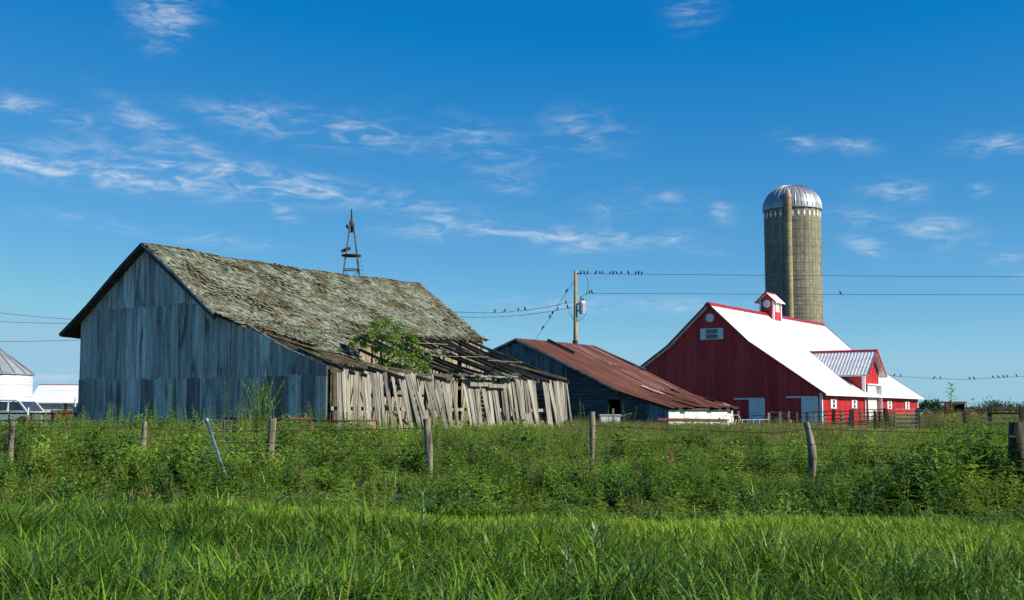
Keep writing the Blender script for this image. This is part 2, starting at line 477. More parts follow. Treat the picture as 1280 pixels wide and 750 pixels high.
M_MACHRED = material('faded_red_paint', (.30, .035, .028), (.18, .028, .022), (3, 3, 3), .5, 0, c3=(.10, .05, .035), scale3=(4, 4, 4))
M_GREENM = material('green_paint', (.03, .12, .08), (.025, .08, .06), (3, 3, 3), .5)
M_ORANGE = material('orange_paint', (.62, .16, .035), (.45, .10, .03), (4, 4, 4), .6)
M_BARK = material('bark', (.11, .085, .06), (.06, .048, .035), (8, 8, 2), .95, bump=.5, bscale=(16, 16, 4))
M_STEM = leaf_material('weed_stem', (.10, .17, .035), (.17, .22, .06), trans=.1)
M_GRASS = leaf_material('long_grass', (.035, .105, .011), (.22, .37, .028), c3=(.34, .33, .12), trans=.28, rough=.42)
M_LAWN = leaf_material('short_grass', (.09, .195, .014), (.29, .41, .036), c3=(.30, .30, .10), trans=.28, rough=.5)
M_WEED = leaf_material('weed_leaf', (.04, .115, .011), (.23, .38, .034), c3=(.34, .36, .09), trans=.28)
M_WEEDDARK = leaf_material('dark_weed_leaf', (.022, .07, .012), (.075, .18, .028), c3=(.16, .24, .05), trans=.22, rough=.38)
M_WEEDLIGHT = leaf_material('yellowish_weed_leaf', (.10, .19, .018), (.28, .38, .045), c3=(.42, .42, .14), trans=.3)
M_WEEDDRY = leaf_material('seeding_weed', (.13, .17, .035), (.28, .25, .08), c3=(.24, .15, .07), trans=.3)
M_SAPLEAF = leaf_material('sapling_leaf', (.08, .19, .025), (.22, .36, .06), c3=(.34, .38, .14), trans=.38, bias=.55)
M_WEEDTALL = leaf_material('tall_weed_leaf', (.07, .16, .016), (.24, .36, .04), c3=(.36, .38, .10), trans=.3, bias=.55)
M_TREELEAF = leaf_material('tree_leaf', (.025, .06, .015), (.06, .11, .025), trans=.28, bias=.4)
M_MILKWEED = leaf_material('milkweed_leaf', (.10, .20, .05), (.24, .34, .13), c3=(.40, .42, .22), trans=.3, bias=.5)

# ---------------------------------------------------------------- ground
TH = math.atan2(.845, .535)                         # the farm buildings share one orientation
D2 = Vector((math.cos(TH), math.sin(TH), 0))        # along their length
D1 = Vector((-math.sin(TH), math.cos(TH), 0))       # along their gables
BARN = P(410, 500, 50.0); BARN.z = 0
SHED = P(835, 500, 75.0); SHED.z = 0
REDB = P(1027, 500, 100.0); REDB.z = 0
MOUND = BARN + D2 * 11 - D1 * 2.2


def smooth(a, b, x):
    t = np.clip((x - a) / (b - a), 0, 1)
    return t * t * (3 - 2 * t)


def gz(x, y):
    x = np.asarray(x, float); y = np.asarray(y, float)
    z = .22 * smooth(24, 46, y) - .17 * smooth(62, 92, y)
    z = z - .42 * smooth(5.5, 1.0, y)
    z = z - .34 * np.exp(-((y - 18.1 + .2 * np.clip(x, -10, 10) + .25 * np.sin(x * .35)) / 1.9) ** 2)
    z = z + .07 * np.sin(x * .9 + 1.1) * np.sin(y * .8 + .3 * x) * smooth(60, 20, y) * .6
    du = (x - MOUND.x) * D2.x + (y - MOUND.y) * D2.y
    dv = (x - MOUND.x) * D1.x + (y - MOUND.y) * D1.y
    z = z + .34 * np.exp(-(du / 7.5) ** 2 - (dv / 2.6) ** 2)
    return z


def gzf(x, y):
    return float(gz(x, y))


def build_ground():
    ys = np.concatenate([np.arange(-30, 0, 5.0), np.arange(0, 30, .5), np.arange(30, 80, 1.25), np.arange(80, 200, 6), np.geomspace(200, 9000, 22)])
    xs = np.concatenate([-np.geomspace(9000, 62, 18), np.arange(-60, 60.1, 1.0), np.geomspace(62, 9000, 18)])
    X, Y = np.meshgrid(xs, ys)
    Z = gz(X, Y)
    n, m = len(ys), len(xs)
    vs = np.stack([X.ravel(), Y.ravel(), Z.ravel()], 1)
    fs = [(i * m + j, i * m + j + 1, (i + 1) * m + j + 1, (i + 1) * m + j) for i in range(n - 1) for j in range(m - 1)]
    b = MB(); b.v = [tuple(v) for v in vs.tolist()]; b.f = fs; b.m = [0] * len(fs)
    b.build('ground', M_GROUND, smooth=True, label='rough grassy farm ground reaching to the horizon', kind='structure')


build_ground()


def interp(pts, t):
    return float(np.interp(t, [p[0] for p in pts], [p[1] for p in pts]))


def strip_poly(y0, y1, z0, top, breaks):
    """wall strip y0..y1 standing on z0, cut along the roof line"""
    p = [(y0, z0), (y1, z0), (y1, top(y1))]
    for b in sorted(breaks, reverse=True):
        if y0 + 1e-4 < b < y1 - 1e-4: p.append((b, top(b)))
    p.append((y0, top(y0)))
    return p

# ---------------------------------------------------------------- the collapsing grey barn
B_PROF = [(-.55, 3.02), (5.95, 5.52), (10.42, 8.85), (15.75, 4.92)]
B_LEN = 19.5


def barn_roof_z(x, y):
    z = interp(B_PROF, y)
    z -= .17 * math.sin(math.pi * min(max(x / B_LEN, 0), 1)) * (1 if y < 10.4 else .9)
    lean = min(max((6.6 - y) / 3.5, 0), 1)
    z -= lean * (.52 * math.exp(-((x - 5.6) / 2.6) ** 2) + .10 * math.sin(x * 1.9 + y))
    z += .035 * math.sin(x * 1.3 + 2) * math.sin(y * 1.7)
    return z


B_LOW = [(-.4, 4.3), (.4, 3.9), (1.5, 2.9), (3.0, 2.2), (4.4, 2.1), (5.6, 2.8), (6.4, 3.7), (7.2, 4.8), (8.5, 5.25), (11, 5.35), (20, 5.5)]


def build_weathered_barn():
    barn = empty('weathered_barn', (BARN.x, BARN.y, 0), TH, 'grey sheet metal barn with mossy shingle roof and collapsing plank lean-to', 'barn')
    wall_top = lambda y: interp(B_PROF, y) - (.16 if y > 5.2 else .05)
    br = [5.95, 10.42]
    rn = random.Random(3)
    # gable: three tiers of sheet metal, each sheet its own piece
    tiers = [(-.3, 2.90, .72), (2.82, 6.10, .74), (6.02, 99, .70)]
    for ti, (z0, z1, wd) in enumerate(tiers):
        y = .02
        while y < 14.75:
            w = wd * rn.uniform(.85, 1.12)
            y1 = min(y + w, 14.8)
            if 14.8 - y1 < .25: y1 = 14.8
            if max(wall_top(y), wall_top(y1), wall_top((y + y1) / 2)) > z0 + .08:
                lo = z0 + rn.uniform(-.05, .05) * (ti > 0)
                seam = .016 if rn.random() < .55 else -.012
                ya, yb = y + seam * .5, y1 - seam * .5
                ta = lambda t: max(min(wall_top(t), z1 + .0), lo + .02)
                n = 6
                ysm = [ya + (yb - ya) * k / n for k in range(n + 1)]
                poly = [(ya, lo), (yb, lo)] + [(q, ta(q)) for q in reversed(ysm)]
                off = -.035 - .012 * ti - rn.uniform(0, .022)
                b = MB()
                b.prism([(p[0] + rn.uniform(-.008, .008), p[1]) for p in poly], off, off + .006)
                # pressed crimps down both edges and the middle of the sheet
                for cy in (ya + .035, (ya + yb) / 2, yb - .05):
                    if ta(cy) - lo > .3:
                        b.bar((off - .004, cy, lo + .01), (off - .004, cy, ta(cy) - .03), .012, .03, up=(0, 1, 0))
                q = rn.random() + (.17 if ti == 0 else 0) - (.15 if ti == 2 else 0)
                o = b.build('siding_sheet', M_GALV_BROWN if q > .88 else (M_GALV_PALE if q < .25 else M_GALV), barn)
                if ti == 0 and rn.random() < .3:
                    o.rotation_euler = (rn.uniform(-.006, .006), -rn.uniform(0, .005), 0)
            y = y1
    # sheets hanging loose at the left corner and a bleached lower board
    b = MB(); b.prism([(14.62, -.2), (15.25, -.2), (15.1, 1.55), (14.78, 1.7)], -.12, -.09); b.build('loose_sheet', M_GALV, barn)
    b = MB(); b.prism([(9.75, -.1), (10.25, -.1), (10.12, 2.75), (9.98, 2.8)], -.10, -.085)
    tag(b.build('bleached_board', M_WOOD, barn), label='bleached board on the sheet metal gable')
    # hidden shell behind the sheets keeps the inside dark
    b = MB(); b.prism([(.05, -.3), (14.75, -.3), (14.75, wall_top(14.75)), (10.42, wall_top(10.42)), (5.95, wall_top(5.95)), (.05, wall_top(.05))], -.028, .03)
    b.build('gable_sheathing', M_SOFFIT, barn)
    b = MB(); b.prism([(5.6, -.3), (14.8, -.3), (14.8, wall_top(14.8)), (10.42, wall_top(10.42)), (5.6, wall_top(5.6))], 19.44, 19.5)
    b.build('far_gable_wall', M_SHEDMETAL, barn)
    b = MB(); b.box((.03, 14.74, -.3), (19.44, 14.8, 5.4)); b.build('side_wall', M_SHEDMETAL, barn)
    # roof
    roof = MB()
    xs = np.linspace(-.38, 19.9, 40)
    b = MB()
    for a in (0,):
        ysl = [10.42, 12.2, 14.0, 15.75]
        top = [[(x, y, barn_roof_z(x, y)) for y in ysl] for x in xs]
        n, m = len(xs), len(ysl)
        vs = [p for r_ in top for p in r_] + [(p[0], p[1] - .05, p[2] - .12) for r_ in top for p in r_]
        fs = []
        for i in range(n - 1):
            for j in range(m - 1):
                q = (i * m + j, (i + 1) * m + j, (i + 1) * m + j + 1, i * m + j + 1)
                fs.append(q); fs.append(tuple(n * m + k for k in reversed(q)))
        for i in range(n - 1): fs.append((i * m + m - 1, (i + 1) * m + m - 1, n * m + (i + 1) * m + m - 1, n * m + i * m + m - 1))
        for j in range(m - 1): fs.append((j, j + 1, n * m + j + 1, n * m + j))
        b.add(vs, fs)
    rf = b.build('roof', M_DECK, barn)
    b = MB()
    cols = []
    for x in xs:
        lowy = interp(B_LOW, x) + .12
        cols.append([(x, y, barn_roof_z(x, y) - .03) for y in np.linspace(10.42, lowy, 14)])
    n, m = len(cols), 14
    vs = [p for c in cols for p in c] + [(p[0], p[1], p[2] - .07) for c in cols for p in c]
    fs = []
    for i in range(n - 1):
        for j in range(m - 1):
            q = (i * m + j, i * m + j + 1, (i + 1) * m + j + 1, (i + 1) * m + j)
            fs.append(q); fs.append(tuple(n * m + k for k in reversed(q)))
    for i in range(n - 1): fs.append((i * m + m - 1, n * m + i * m + m - 1, n * m + (i + 1) * m + m - 1, (i + 1) * m + m - 1))
    for j in range(m - 1): fs.append((j, n * m + j, n * m + j + 1, j + 1)); k = (n - 1) * m; fs.append((k + j, k + j + 1, n * m + k + j + 1, n * m + k + j))
    b.add(vs, fs)
    b.build('roof_deck', M_DECK, rf)
    b = MB()
    y = 10.50
    row = 0
    while y > 2.6:
        sl = .735 if y > 5.95 else .385
        cs = 1 / math.sqrt(1 + sl * sl)
        x = -.40 + rn.uniform(-.1, 0)
        while x < 19.92:
            w = rn.uniform(.11, .24)
            yy = y + rn.uniform(-.012, .012)
            pn = mnoise.noise(Vector((x * .55, y * .9, 3.3)))
            pn2 = mnoise.noise(Vector((x * 1.6, y * 1.6, 9.1)))
            edge = interp(B_LOW, x) + .25 * pn2
            miss = .03 + (.30 if pn > .42 else 0) + (.35 if (pn2 > .38 and y < 7) else 0) + (.25 if y < edge + .35 else 0)
            if yy > edge and rn.random() > miss:
                L = .30
                g = .022 + .035 * rn.random() + (.06 * rn.random() if pn > .25 else 0)
                a0, a1 = yy + L * cs * .8, yy - .02
                sk = rn.uniform(-.03, .03) * (2.2 if y < 6.2 else 1)
                gap = .008
                def zz(X, Y, d): return barn_roof_z(X, min(Y, 10.42) if Y <= 10.42 else 10.42 - (Y - 10.42)) + d - (0 if Y <= 10.42 else 0.0)
                A = [(x + gap + sk * -1, a0, zz(x, a0, .0)), (x + w - gap - sk, a0, zz(x + w, a0, .0))]
                Bv = [(x + w - gap + sk, a1, zz(x + w, a1, g + .018)), (x + gap + sk, a1, zz(x, a1, g + .018 + rn.uniform(-.01, .012)))]
                C = [(p[0], p[1], p[2] - .022) for p in Bv]
                A2 = [(p[0], p[1], p[2] - .03) for p in A]
                b.add(A + Bv + C + A2, [(0, 3, 2, 1), (3, 5, 4, 2), (0, 7, 5, 3), (1, 2, 4, 6)])
            x += w
        y -= .152 * cs
        row += 1
    tag(b.build('shingles', M_SHINGLE, rf), kind='stuff', label='mossy grey-green wooden shingles')
    # rake boards
    for (ya, yb, xx, mt, nm) in ((10.47, 5.95, -.42, M_GALV_EDGE, 'rake_trim'), (5.95, 1.2, -.10, M_GALV_EDGE, 'rake_trim'), (10.47, 15.8, -.42, M_SOFFIT, 'rake_board')):
        b = MB()
        ns = 6
        pts = [(ya + (yb - ya) * k / ns) for k in range(ns + 1)]
        for p, q in zip(pts[:-1], pts[1:]):
            dz = -.04 if ya == 10.47 else .0
            b.bar((xx, p, barn_roof_z(0, p) + dz), (xx, q, barn_roof_z(0, q) + dz), .05, .16 if yb > 11 else (.10 if ya > 6 else .05))
        b.build(nm, mt, barn)
    b = MB()
    for p, q in ((10.3, 5.9),):
        b.bar((-.36, p, barn_roof_z(0, p) - .19), (-.36, q, barn_roof_z(0, q) - .19), .05, .16)
    b.build('rake_board', M_SOFFIT, barn)
    # mossy pole lying along the torn edge
    b = MB(); b.tube([(.1, 3.6, 4.62), (1.5, 2.6, 4.12), (2.6, 1.9, 3.85)], .05, 6); b.build('loose_pole', M_RAFTER, barn)
    # main side wall seen through the open lean-to
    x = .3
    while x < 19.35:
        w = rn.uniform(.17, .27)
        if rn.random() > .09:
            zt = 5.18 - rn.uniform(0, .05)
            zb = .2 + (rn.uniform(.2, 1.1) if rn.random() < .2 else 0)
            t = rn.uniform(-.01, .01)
            b = MB(); b.box((0, 0, 0), (w - .02, .025, zt - zb)); o = b.build('inner_wall_board', M_WOOD_IN if x > 7.6 else M_RAFTER, barn)  # near-end boards take the dark rafter colour: lean-to shade painted into them
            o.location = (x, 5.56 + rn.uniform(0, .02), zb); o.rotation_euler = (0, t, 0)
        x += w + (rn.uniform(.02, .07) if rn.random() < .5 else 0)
    b = MB(); b.box((.1, 5.62, 5.02), (19.45, 5.8, 5.22)); b.build('wall_plate', M_RAFTER, barn)
    b = MB(); b.box((.1, 5.60, 2.6), (19.45, 5.70, 2.78)); b.build('wall_rail', M_RAFTER, barn)
    for px_ in (1.6, 5.0, 8.4, 11.8, 15.2, 19.2):
        b = MB(); b.box((px_ - .08, 5.84, -.2), (px_ + .08, 6.0, 5.0)); b.build('wall_post', M_RAFTER, barn)
    # lean-to frame: posts, plate, rails
    for px_ in (.35, 3.5, 6.7, 8.95, 12.4, 15.4, 18.35):
        b = MB(); b.box((-.07, .06, -.3), (.07, .2, 2.95)); o = b.build('lean_to_post', M_RAFTER, barn); o.location = (px_, 0.06, 0); o.rotation_euler = (0, rn.uniform(.0, .05), 0)
    b = MB()
    pl = [(.2, .13, 3.0), (4.5, .13, 2.86), (8.5, .13, 2.78), (12.5, .13, 2.9), (18.5, .13, 2.95)]
    for p, q in zip(pl[:-1], pl[1:]): b.bar(p, q, .14, .14)
    b.build('lean_to_plate', M_RAFTER, barn)
    for z, x0, x1 in ((1.52, .2, 18.5), (.93, 8.0, 18.5)):
        b = MB(); b.bar((x0, .03, z), (x1, .03, z - .03), .05, .15); b.build('wall_rail', M_WOOD, barn)
    b = MB(); b.box((6.3, -.02, -.3), (18.5, .28, .80)); b.box((.2, .0, -.3), (6.3, .28, .35)); b.build('foundation', M_FOUND, barn)
    # rafters of the stripped lean-to
    x = 1.0
    k = 0
    while x < 18.2:
        if 1.2 < x < 7.6 and k % 3 != 1:
            k += 1; x += .8; continue
        b = MB()
        top = Vector((x, 6.15, barn_roof_z(x, 6.15) - .14))
        bow = .55 * math.exp(-((x - 4.6) / 2.8) ** 2) + (rn.uniform(.05, .35) if rn.random() < .25 else .03)
        xs_ = .28 * math.exp(-((x - 4.5) / 3.0) ** 2) + rn.uniform(-.12, .12)
        end = Vector((x + (xs_ * 2.2 if x < 9 else .25), -.18 - rn.uniform(0, .3), 2.98 + rn.uniform(-.10, .08) - .12 * math.exp(-((x - 5) / 3) ** 2)))
        pts = []
        for t in np.linspace(0, 1, 7):
            p = top.lerp(end, t); p.z -= bow * math.sin(math.pi * t) * .8; pts.append(p)
        for p, q in zip(pts[:-1], pts[1:]): b.bar(p, q, .055, .14)
        b.build('rafter', M_RAFTER, barn)
        k += 1
        x += rn.choice((.62, .75, .9, .95)) if x > 8 else .8
    # fallen rafters and remnants of roof deck
    for pts in (((.3, 3.5, 4.42), (1.6, 2.0, 3.75), (3.4, .8, 3.25), (5.6, .2, 2.98), (8.3, -.25, 2.86)), ((1.4, 3.2, 4.1), (2.8, 1.6, 3.5), (5.0, .5, 3.05), (8.0, -.1, 2.95)), ((2.6, 3.0, 3.95), (4.2, 1.5, 3.4), (7.0, .3, 3.05), (10.2, -.35, 3.0)),
                ((.2, 3.0, 4.05), (1.0, 1.2, 3.4), (1.5, -.6, 3.02)), ((4.6, 2.4, 3.6), (5.4, .6, 3.1), (5.9, -.75, 2.72)), ((3.2, 1.6, 3.5), (3.6, .2, 3.08), (3.9, -.8, 2.78)), ((6.4, 1.6, 3.4), (6.9, .2, 3.0), (7.1, -.7, 2.78))):
        b = MB()
        for p, q in zip(pts[:-1], pts[1:]): b.bar(p, q, .06, .15)
        b.build('fallen_rafter', M_RAFTER, barn)
    for a, c in (((8.2, 4.6, 4.5), (11.5, .6, 2.9)), ((12.3, 5.2, 5.0), (14.9, .2, 2.95)), ((10.0, 3.2, 3.9), (15.5, 1.2, 2.8)), ((14.0, 5.0, 4.9), (18.2, -.4, 3.1))):
        b = MB(); b.bar(a, c, .05, .12); b.build('fallen_rafter', M_RAFTER, barn)
    for a, c, w in (((10.8, 2.75, 4.08), (15.4, 2.65, 4.2), .16), ((9.3, 3.9, 4.72), (13.6, 3.9, 4.8), .14), ((14.2, 1.9, 3.98), (17.4, 1.85, 3.98), .14)):
        b = MB(); b.bar(a, c, w, .025); b.build('roof_lath', M_WOOD_IN, barn)
    b = MB()
    for i in range(9):
        xx = 9.2 + i * .42
        b.bar((xx, -.42 + rn.uniform(-.1, .1), 3.02 + .01 * i), (xx + .75, -.48 + rn.uniform(-.12, .1), 3.03 + rn.uniform(-.04, .05)), rn.uniform(.2, .42), .03)
    b.build('eave_board', M_WOOD, barn)
    b = MB()
    for i in range(75):
        cx, cy, cz = rn.choice(((12.6, -.1, 3.2), (11.3, 3.0, 4.3), (11.9, 3.3, 4.42), (10.3, .1, 3.12)))
        p = Vector((cx + rn.gauss(0, .45), cy + rn.gauss(0, .25), cz + rn.uniform(-.05, .08)))
        b.bar(p, p + Vector((rn.uniform(-.08, .08), -.32, -.12 + rn.uniform(-.08, .08))), rn.uniform(.1, .2), .02)
    tag(b.build('fallen_shingles', M_SHINGLE, barn), kind='stuff')
    b = MB(); b.bar((9.6, -.24, 2.68), (11.4, -.26, 2.70), .03, .22); b.bar((11.1, -.3, 2.62), (12.7, -.26, 2.63), .03, .18); b.build('eave_board', M_WOOD, barn)
    # leaning wall planks
    x = .42
    while x < 18.75:
        w = rn.uniform(.10, .29)
        lean = np.interp(x, [0, 1.0, 1.9, 3.6, 4.6, 6.6, 7.6, 9.0, 9.8, 13, 14, 17.2, 18.7], [.01, .02, .05, .14, .22, .26, .20, .08, .16, .13, .15, .14, .09]) * 1.25 + rn.gauss(0, .05)
        top = 3.06 + rn.uniform(-.14, .06) - .18 * math.exp(-((x - 8.2) / 1.4) ** 2)
        bot = rn.choice((.15, .2, .3, .45)) + (rn.uniform(.3, 1.0) if rn.random() < .2 else 0) + (.2 if x > 9 else 0)
        skip = .06
        for g0, g1, pr in ((1.0, 1.35, 1), (3.45, 3.9, .9), (5.7, 6.0, .9), (8.6, 9.0, .95), (12.0, 12.3, .9), (13.7, 14.4, .55), (15.6, 16.1, .9), (17.1, 17.6, .9)):
            if g0 < x < g1: skip = pr
        if rn.random() > skip:
            L = (top - bot) / math.cos(lean)
            n = 4
            b = MB()
            e = [rn.uniform(-.012, .012) for _ in range(4)]
            notch = rn.uniform(-.12, .12)
            poly = [(e[0], -L + notch), (w + e[1], -L - notch * .4), (w + e[2], rn.uniform(-.04, .0)), (e[3], rn.uniform(-.02, .03))]
            b.prism(poly, 0, .026, axis='y')
            o = b.build('wall_plank', M_WOOD, barn)
            o.location = (x, -.055 - rn.uniform(0, .035), top)
            o.rotation_euler = (rn.uniform(-.07, .02) - (.07 if 4 < x < 7 else 0), -lean, rn.uniform(-.12, .12))
        x += w + (rn.uniform(.01, .06) if rn.random() < .45 else .004)
    # short patch boards hung low on the wall
    for px_, zt, L, le, w in ((5.9, 1.55, 1.25, .1, .32), (6.3, 1.5, 1.2, .08, .3), (7.2, 1.8, 1.1, .35, .2), (10.2, .98, .6, .02, .3), (10.75, .95, .55, .02, .3), (14.3, 1.35, 1.1, .18, .34), (14.65, 1.3, 1.05, .2, .3), (12.6, .95, .8, .2, .22)):
        b = MB(); b.prism([(0, -L), (w, -L + .06), (w, 0), (0, -.03)], 0, .026, axis='y')
        o = b.build('wall_plank', M_WOOD, barn); o.location = (px_, -.15, zt); o.rotation_euler = (-.08, -le, 0)
    b = MB()
    for z in np.arange(.3, 2.5, .24):
        b.bar((18.62, .4, z), (18.62, 5.5, z + rn.uniform(-.03, .03)), .03, .17)
    tag(b.build('end_slats', M_SOFFIT, barn), kind='stuff')
    return barn


build_weathered_barn()

# ---------------------------------------------------------------- the rust-roofed shed
S_PROF = [(-.35, 1.70), (3.2, 2.72), (10.44, 6.12), (15.2, 4.35)]


def build_shed():
    shed = empty('rusty_roof_shed', (SHED.x, SHED.y, 0), TH, 'low dark shed with a long rusted metal roof, behind the plank wall', 'shed')
    rn = random.Random(5)
    top = lambda y: interp(S_PROF, y) - .12
    # vertical sheets on the upper gable
    y = 6.8
    while y < 15.0:
        w = rn.uniform(.5, .68); y1 = min(y + w, 15.0)
        z0 = -.2 if y > 9.5 else 2.3 + (.5 if y < 7.3 else 0)
        b = MB(); off = -.04 - rn.uniform(0, .02)
        b.prism(strip_poly(y - .02, y1, z0 + rn.uniform(-.05, .05), top, [10.44]), off, off + .012)
        for cy in (y + .02, (y + y1) / 2): b.bar((off - .01, cy, z0 + .1), (off - .01, cy, top(cy) - .03), .02, .03, up=(0, 1, 0))
        b.build('siding_sheet', M_SHEDMETAL, shed)
        y = y1
    # horizontal boards on the lower gable, either side of the opening
    z = -.2
    while z < 4.2:
        h = .24
        ymax = 9.5
        # where the roof line comes down to this board
        lim = [q for q in np.linspace(1.25, 9.5, 120) if top(q) > z + h * .6]
        if lim:
            y0 = lim[0]
            segs = [(y0, 9.5)]
            if z < 2.2: segs = [(y0, 3.15), (3.95, 9.5)]
            for a, c in segs:
                if c - a > .1:
                    zt = z + h - .018
                    b = MB()
                    b.prism([(a, z), (c, z), (c, zt), (a + (.25 if top(a) < zt + .02 else 0), min(zt, top(a + .25)))], -.03, .0); b.build('siding_board', M_SHEDBOARD, shed)
        z += h
    y = .02
    while y < 1.24:
        b = MB(); b.prism(strip_poly(y, y + .30, -.2, top, []), -.045, -.03); b.bar((-.055, y + .28, -.2), (-.055, y + .28, top(y + .28) - .02), .02, .03, up=(0, 1, 0)); b.build('corner_sheet', M_BLUEM, shed)
        y += .31
    b = MB(); b.prism([(.1, -.2), (3.12, -.2), (3.12, top(3.12)), (.1, top(.1))], .01, .05); b.prism([(3.98, -.2), (14.9, -.2), (14.9, top(14.9)), (10.44, top(10.44)), (3.98, top(3.98))], .01, .05)
    b.build('gable_sheathing', M_SOFFIT, shed)
    b = MB(); b.box((.06, 14.9, -.2), (9.5, 14.96, top(14.9))); b.box((9.44, .2, -.2), (9.5, 14.9, 1.6)); b.prism([(.2, 1.6), (14.9, 1.6), (14.9, top(14.9)), (10.44, top(10.44)), (3.2, top(3.2))], 9.44, 9.5); b.build('rear_wall', M_SHEDBOARD, shed)
    # white side wall in sheets
    x = .0
    while x < 9.6:
        w = rn.uniform(.75, .95); x1 = min(x + w, 9.6 + .45)
        b = MB(); off = -.03 - rn.uniform(0, .015)
        zt = 1.62 + rn.uniform(-.05, .03)
        b.prism([(x, -.2), (x1 + (.25 if x1 > 9.6 else 0), -.2), (x1 - (.25 if x1 > 9.6 else 0), zt), (x, zt)], off, off + .012, axis='y')
        b.build('wall_sheet', M_SHEDWHITE, shed); x = x1
    b = MB(); b.bar((-1.7, -.12, 1.02), (8.9, -.10, .93), .05, .13); b.build('wall_rail', M_REDPIPE, shed)
    # roof sheets
    x = -.28
    k = 0
    while x < 9.75:
        w = .66
        for (ya, yb, lift) in ((10.5, 6.6, .03), (6.75, 3.1, .015), (3.25, -.45, .0)):
            ragged = rn.uniform(-.18, .12) if yb < 0 else 0
            if k >= 13 and ya > 10: ragged = 0
            y0, y1 = ya, yb - ragged
            n = 5
            ps = []
            for q in np.linspace(y0, y1, n):
                zz = interp(S_PROF, min(q, 10.44)) + lift + rn.uniform(-.012, .012)
                if yb < 0 and q < 1.8 and k >= 5: zz += rn.uniform(-.03, .10)
                ps.append((q, zz))
            b = MB()
            xa, xb = x - .03, x + w
            vs, fs = [], []
            for q, zz in ps:
                for fx, dz in ((0, .0), (.06, .03), (.12, 0), (.47, 0), (.53, .03), (.59, 0), (1, 0)):
                    vs.append((xa + (xb - xa) * fx, q, zz + dz))
            m = 7
            for i in range(n - 1):
                for j in range(m - 1): fs.append((i * m + j, i * m + j + 1, (i + 1) * m + j + 1, (i + 1) * m + j))
            tb = len(vs)
            vs += [(v[0], v[1], v[2] - .012) for v in vs]
            fs += [tuple(tb + q for q in reversed(f)) for f in fs]
            for i in range(n - 1):
                fs.append((i * m, (i + 1) * m, tb + (i + 1) * m, tb + i * m)); fs.append((i * m + m - 1, tb + i * m + m - 1, tb + (i + 1) * m + m - 1, (i + 1) * m + m - 1))
            for j in range(m - 1): fs.append(((n - 1) * m + j, (n - 1) * m + j + 1, tb + (n - 1) * m + j + 1, tb + (n - 1) * m + j))
            b.add(vs, fs)
            pale = (k in (7, 9, 10, 13) and 3.0 < yb)
            if k >= 14 and ya < 3.3 and rn.random() < .5: continue
            b.build('roof_sheet', M_RUST, shed)
            if pale:
                b = MB(); xx = x + .5
                b.bar((xx, ya - .5, interp(S_PROF, ya - .5) + .075), (xx, yb + .4, interp(S_PROF, yb + .4) + .075), .11, .012); b.build('pale_strip', M_RUSTPALE, shed)
        x += w; k += 1
    # torn sheets standing up near the eave
    for (xx, yy, L, up, yaw) in ((8.1, 3.6, .9, .35, .3), (7.0, 2.0, 1.1, .10, -.2), (8.8, 1.6, .8, .2, .5), (6.1, 3.3, 1.3, .08, .15), (9.2, .6, .7, .12, -.4), (4.3, 3.9, 1.6, .05, .05)):
        b = MB(); b.box((-.3, -L, -.008), (.3, 0, .008)); o = b.build('torn_sheet', M_RUST if rn.random() < .6 else M_RUSTPALE, shed)
        o.location = (xx, yy, interp(S_PROF, yy) + .08); o.rotation_euler = (math.atan(.4) - up, rn.uniform(-.1, .1), yaw)
    # left slope and deck
    b = MB(); b.prism([(10.44, 6.06), (15.2, 4.30), (15.2, 4.36), (10.44, 6.13)], -.28, 9.7); b.build('left_roof_slope', M_RUST, shed)
    b = MB(); b.prism([(-.2, 1.66), (3.2, 2.64), (10.44, 6.04), (10.44, 5.94), (3.2, 2.54), (-.2, 1.56)][::-1], -.2, 9.6); b.build('roof_deck', M_SOFFIT, shed)
    b = MB(); 
    for p, q in ((10.5, 6.8), (6.8, 3.2)): b.bar((-.31, p, interp(S_PROF, p) - .02), (-.31, q, interp(S_PROF, q) - .02), .03, .13)
    b.bar((-.31, 10.4, 6.08), (-.31, 15.2, 4.31), .03, .13)
    b.build('rake_trim', M_GALV_EDGE, shed)
    b = MB(); b.bar((3.3, 10.2, 6.20), (3.5, 8.3, 5.30), .22, .16); b.build('ridge_board', M_SOFFIT, shed)
    for xx in (9.75, 9.9):
        b = MB(); b.bar((xx, 9.8, 5.86), (xx + .3, 6.5, 4.42), .25, .03); b.build('torn_deck_board', M_SOFFIT, shed)


build_shed()

# ---------------------------------------------------------------- the red barn
R_HALF, R_RIDGE, R_LEN = 9.39, 10.52, 28.6
R_PROF = [(-.45, 2.95), (5.75, 7.15), (9.39, 10.52), (13.03, 7.15), (19.23, 2.95)]


def ribbed_panel(name, poly_fn, n_rib, mat_, parent, off):
    pass


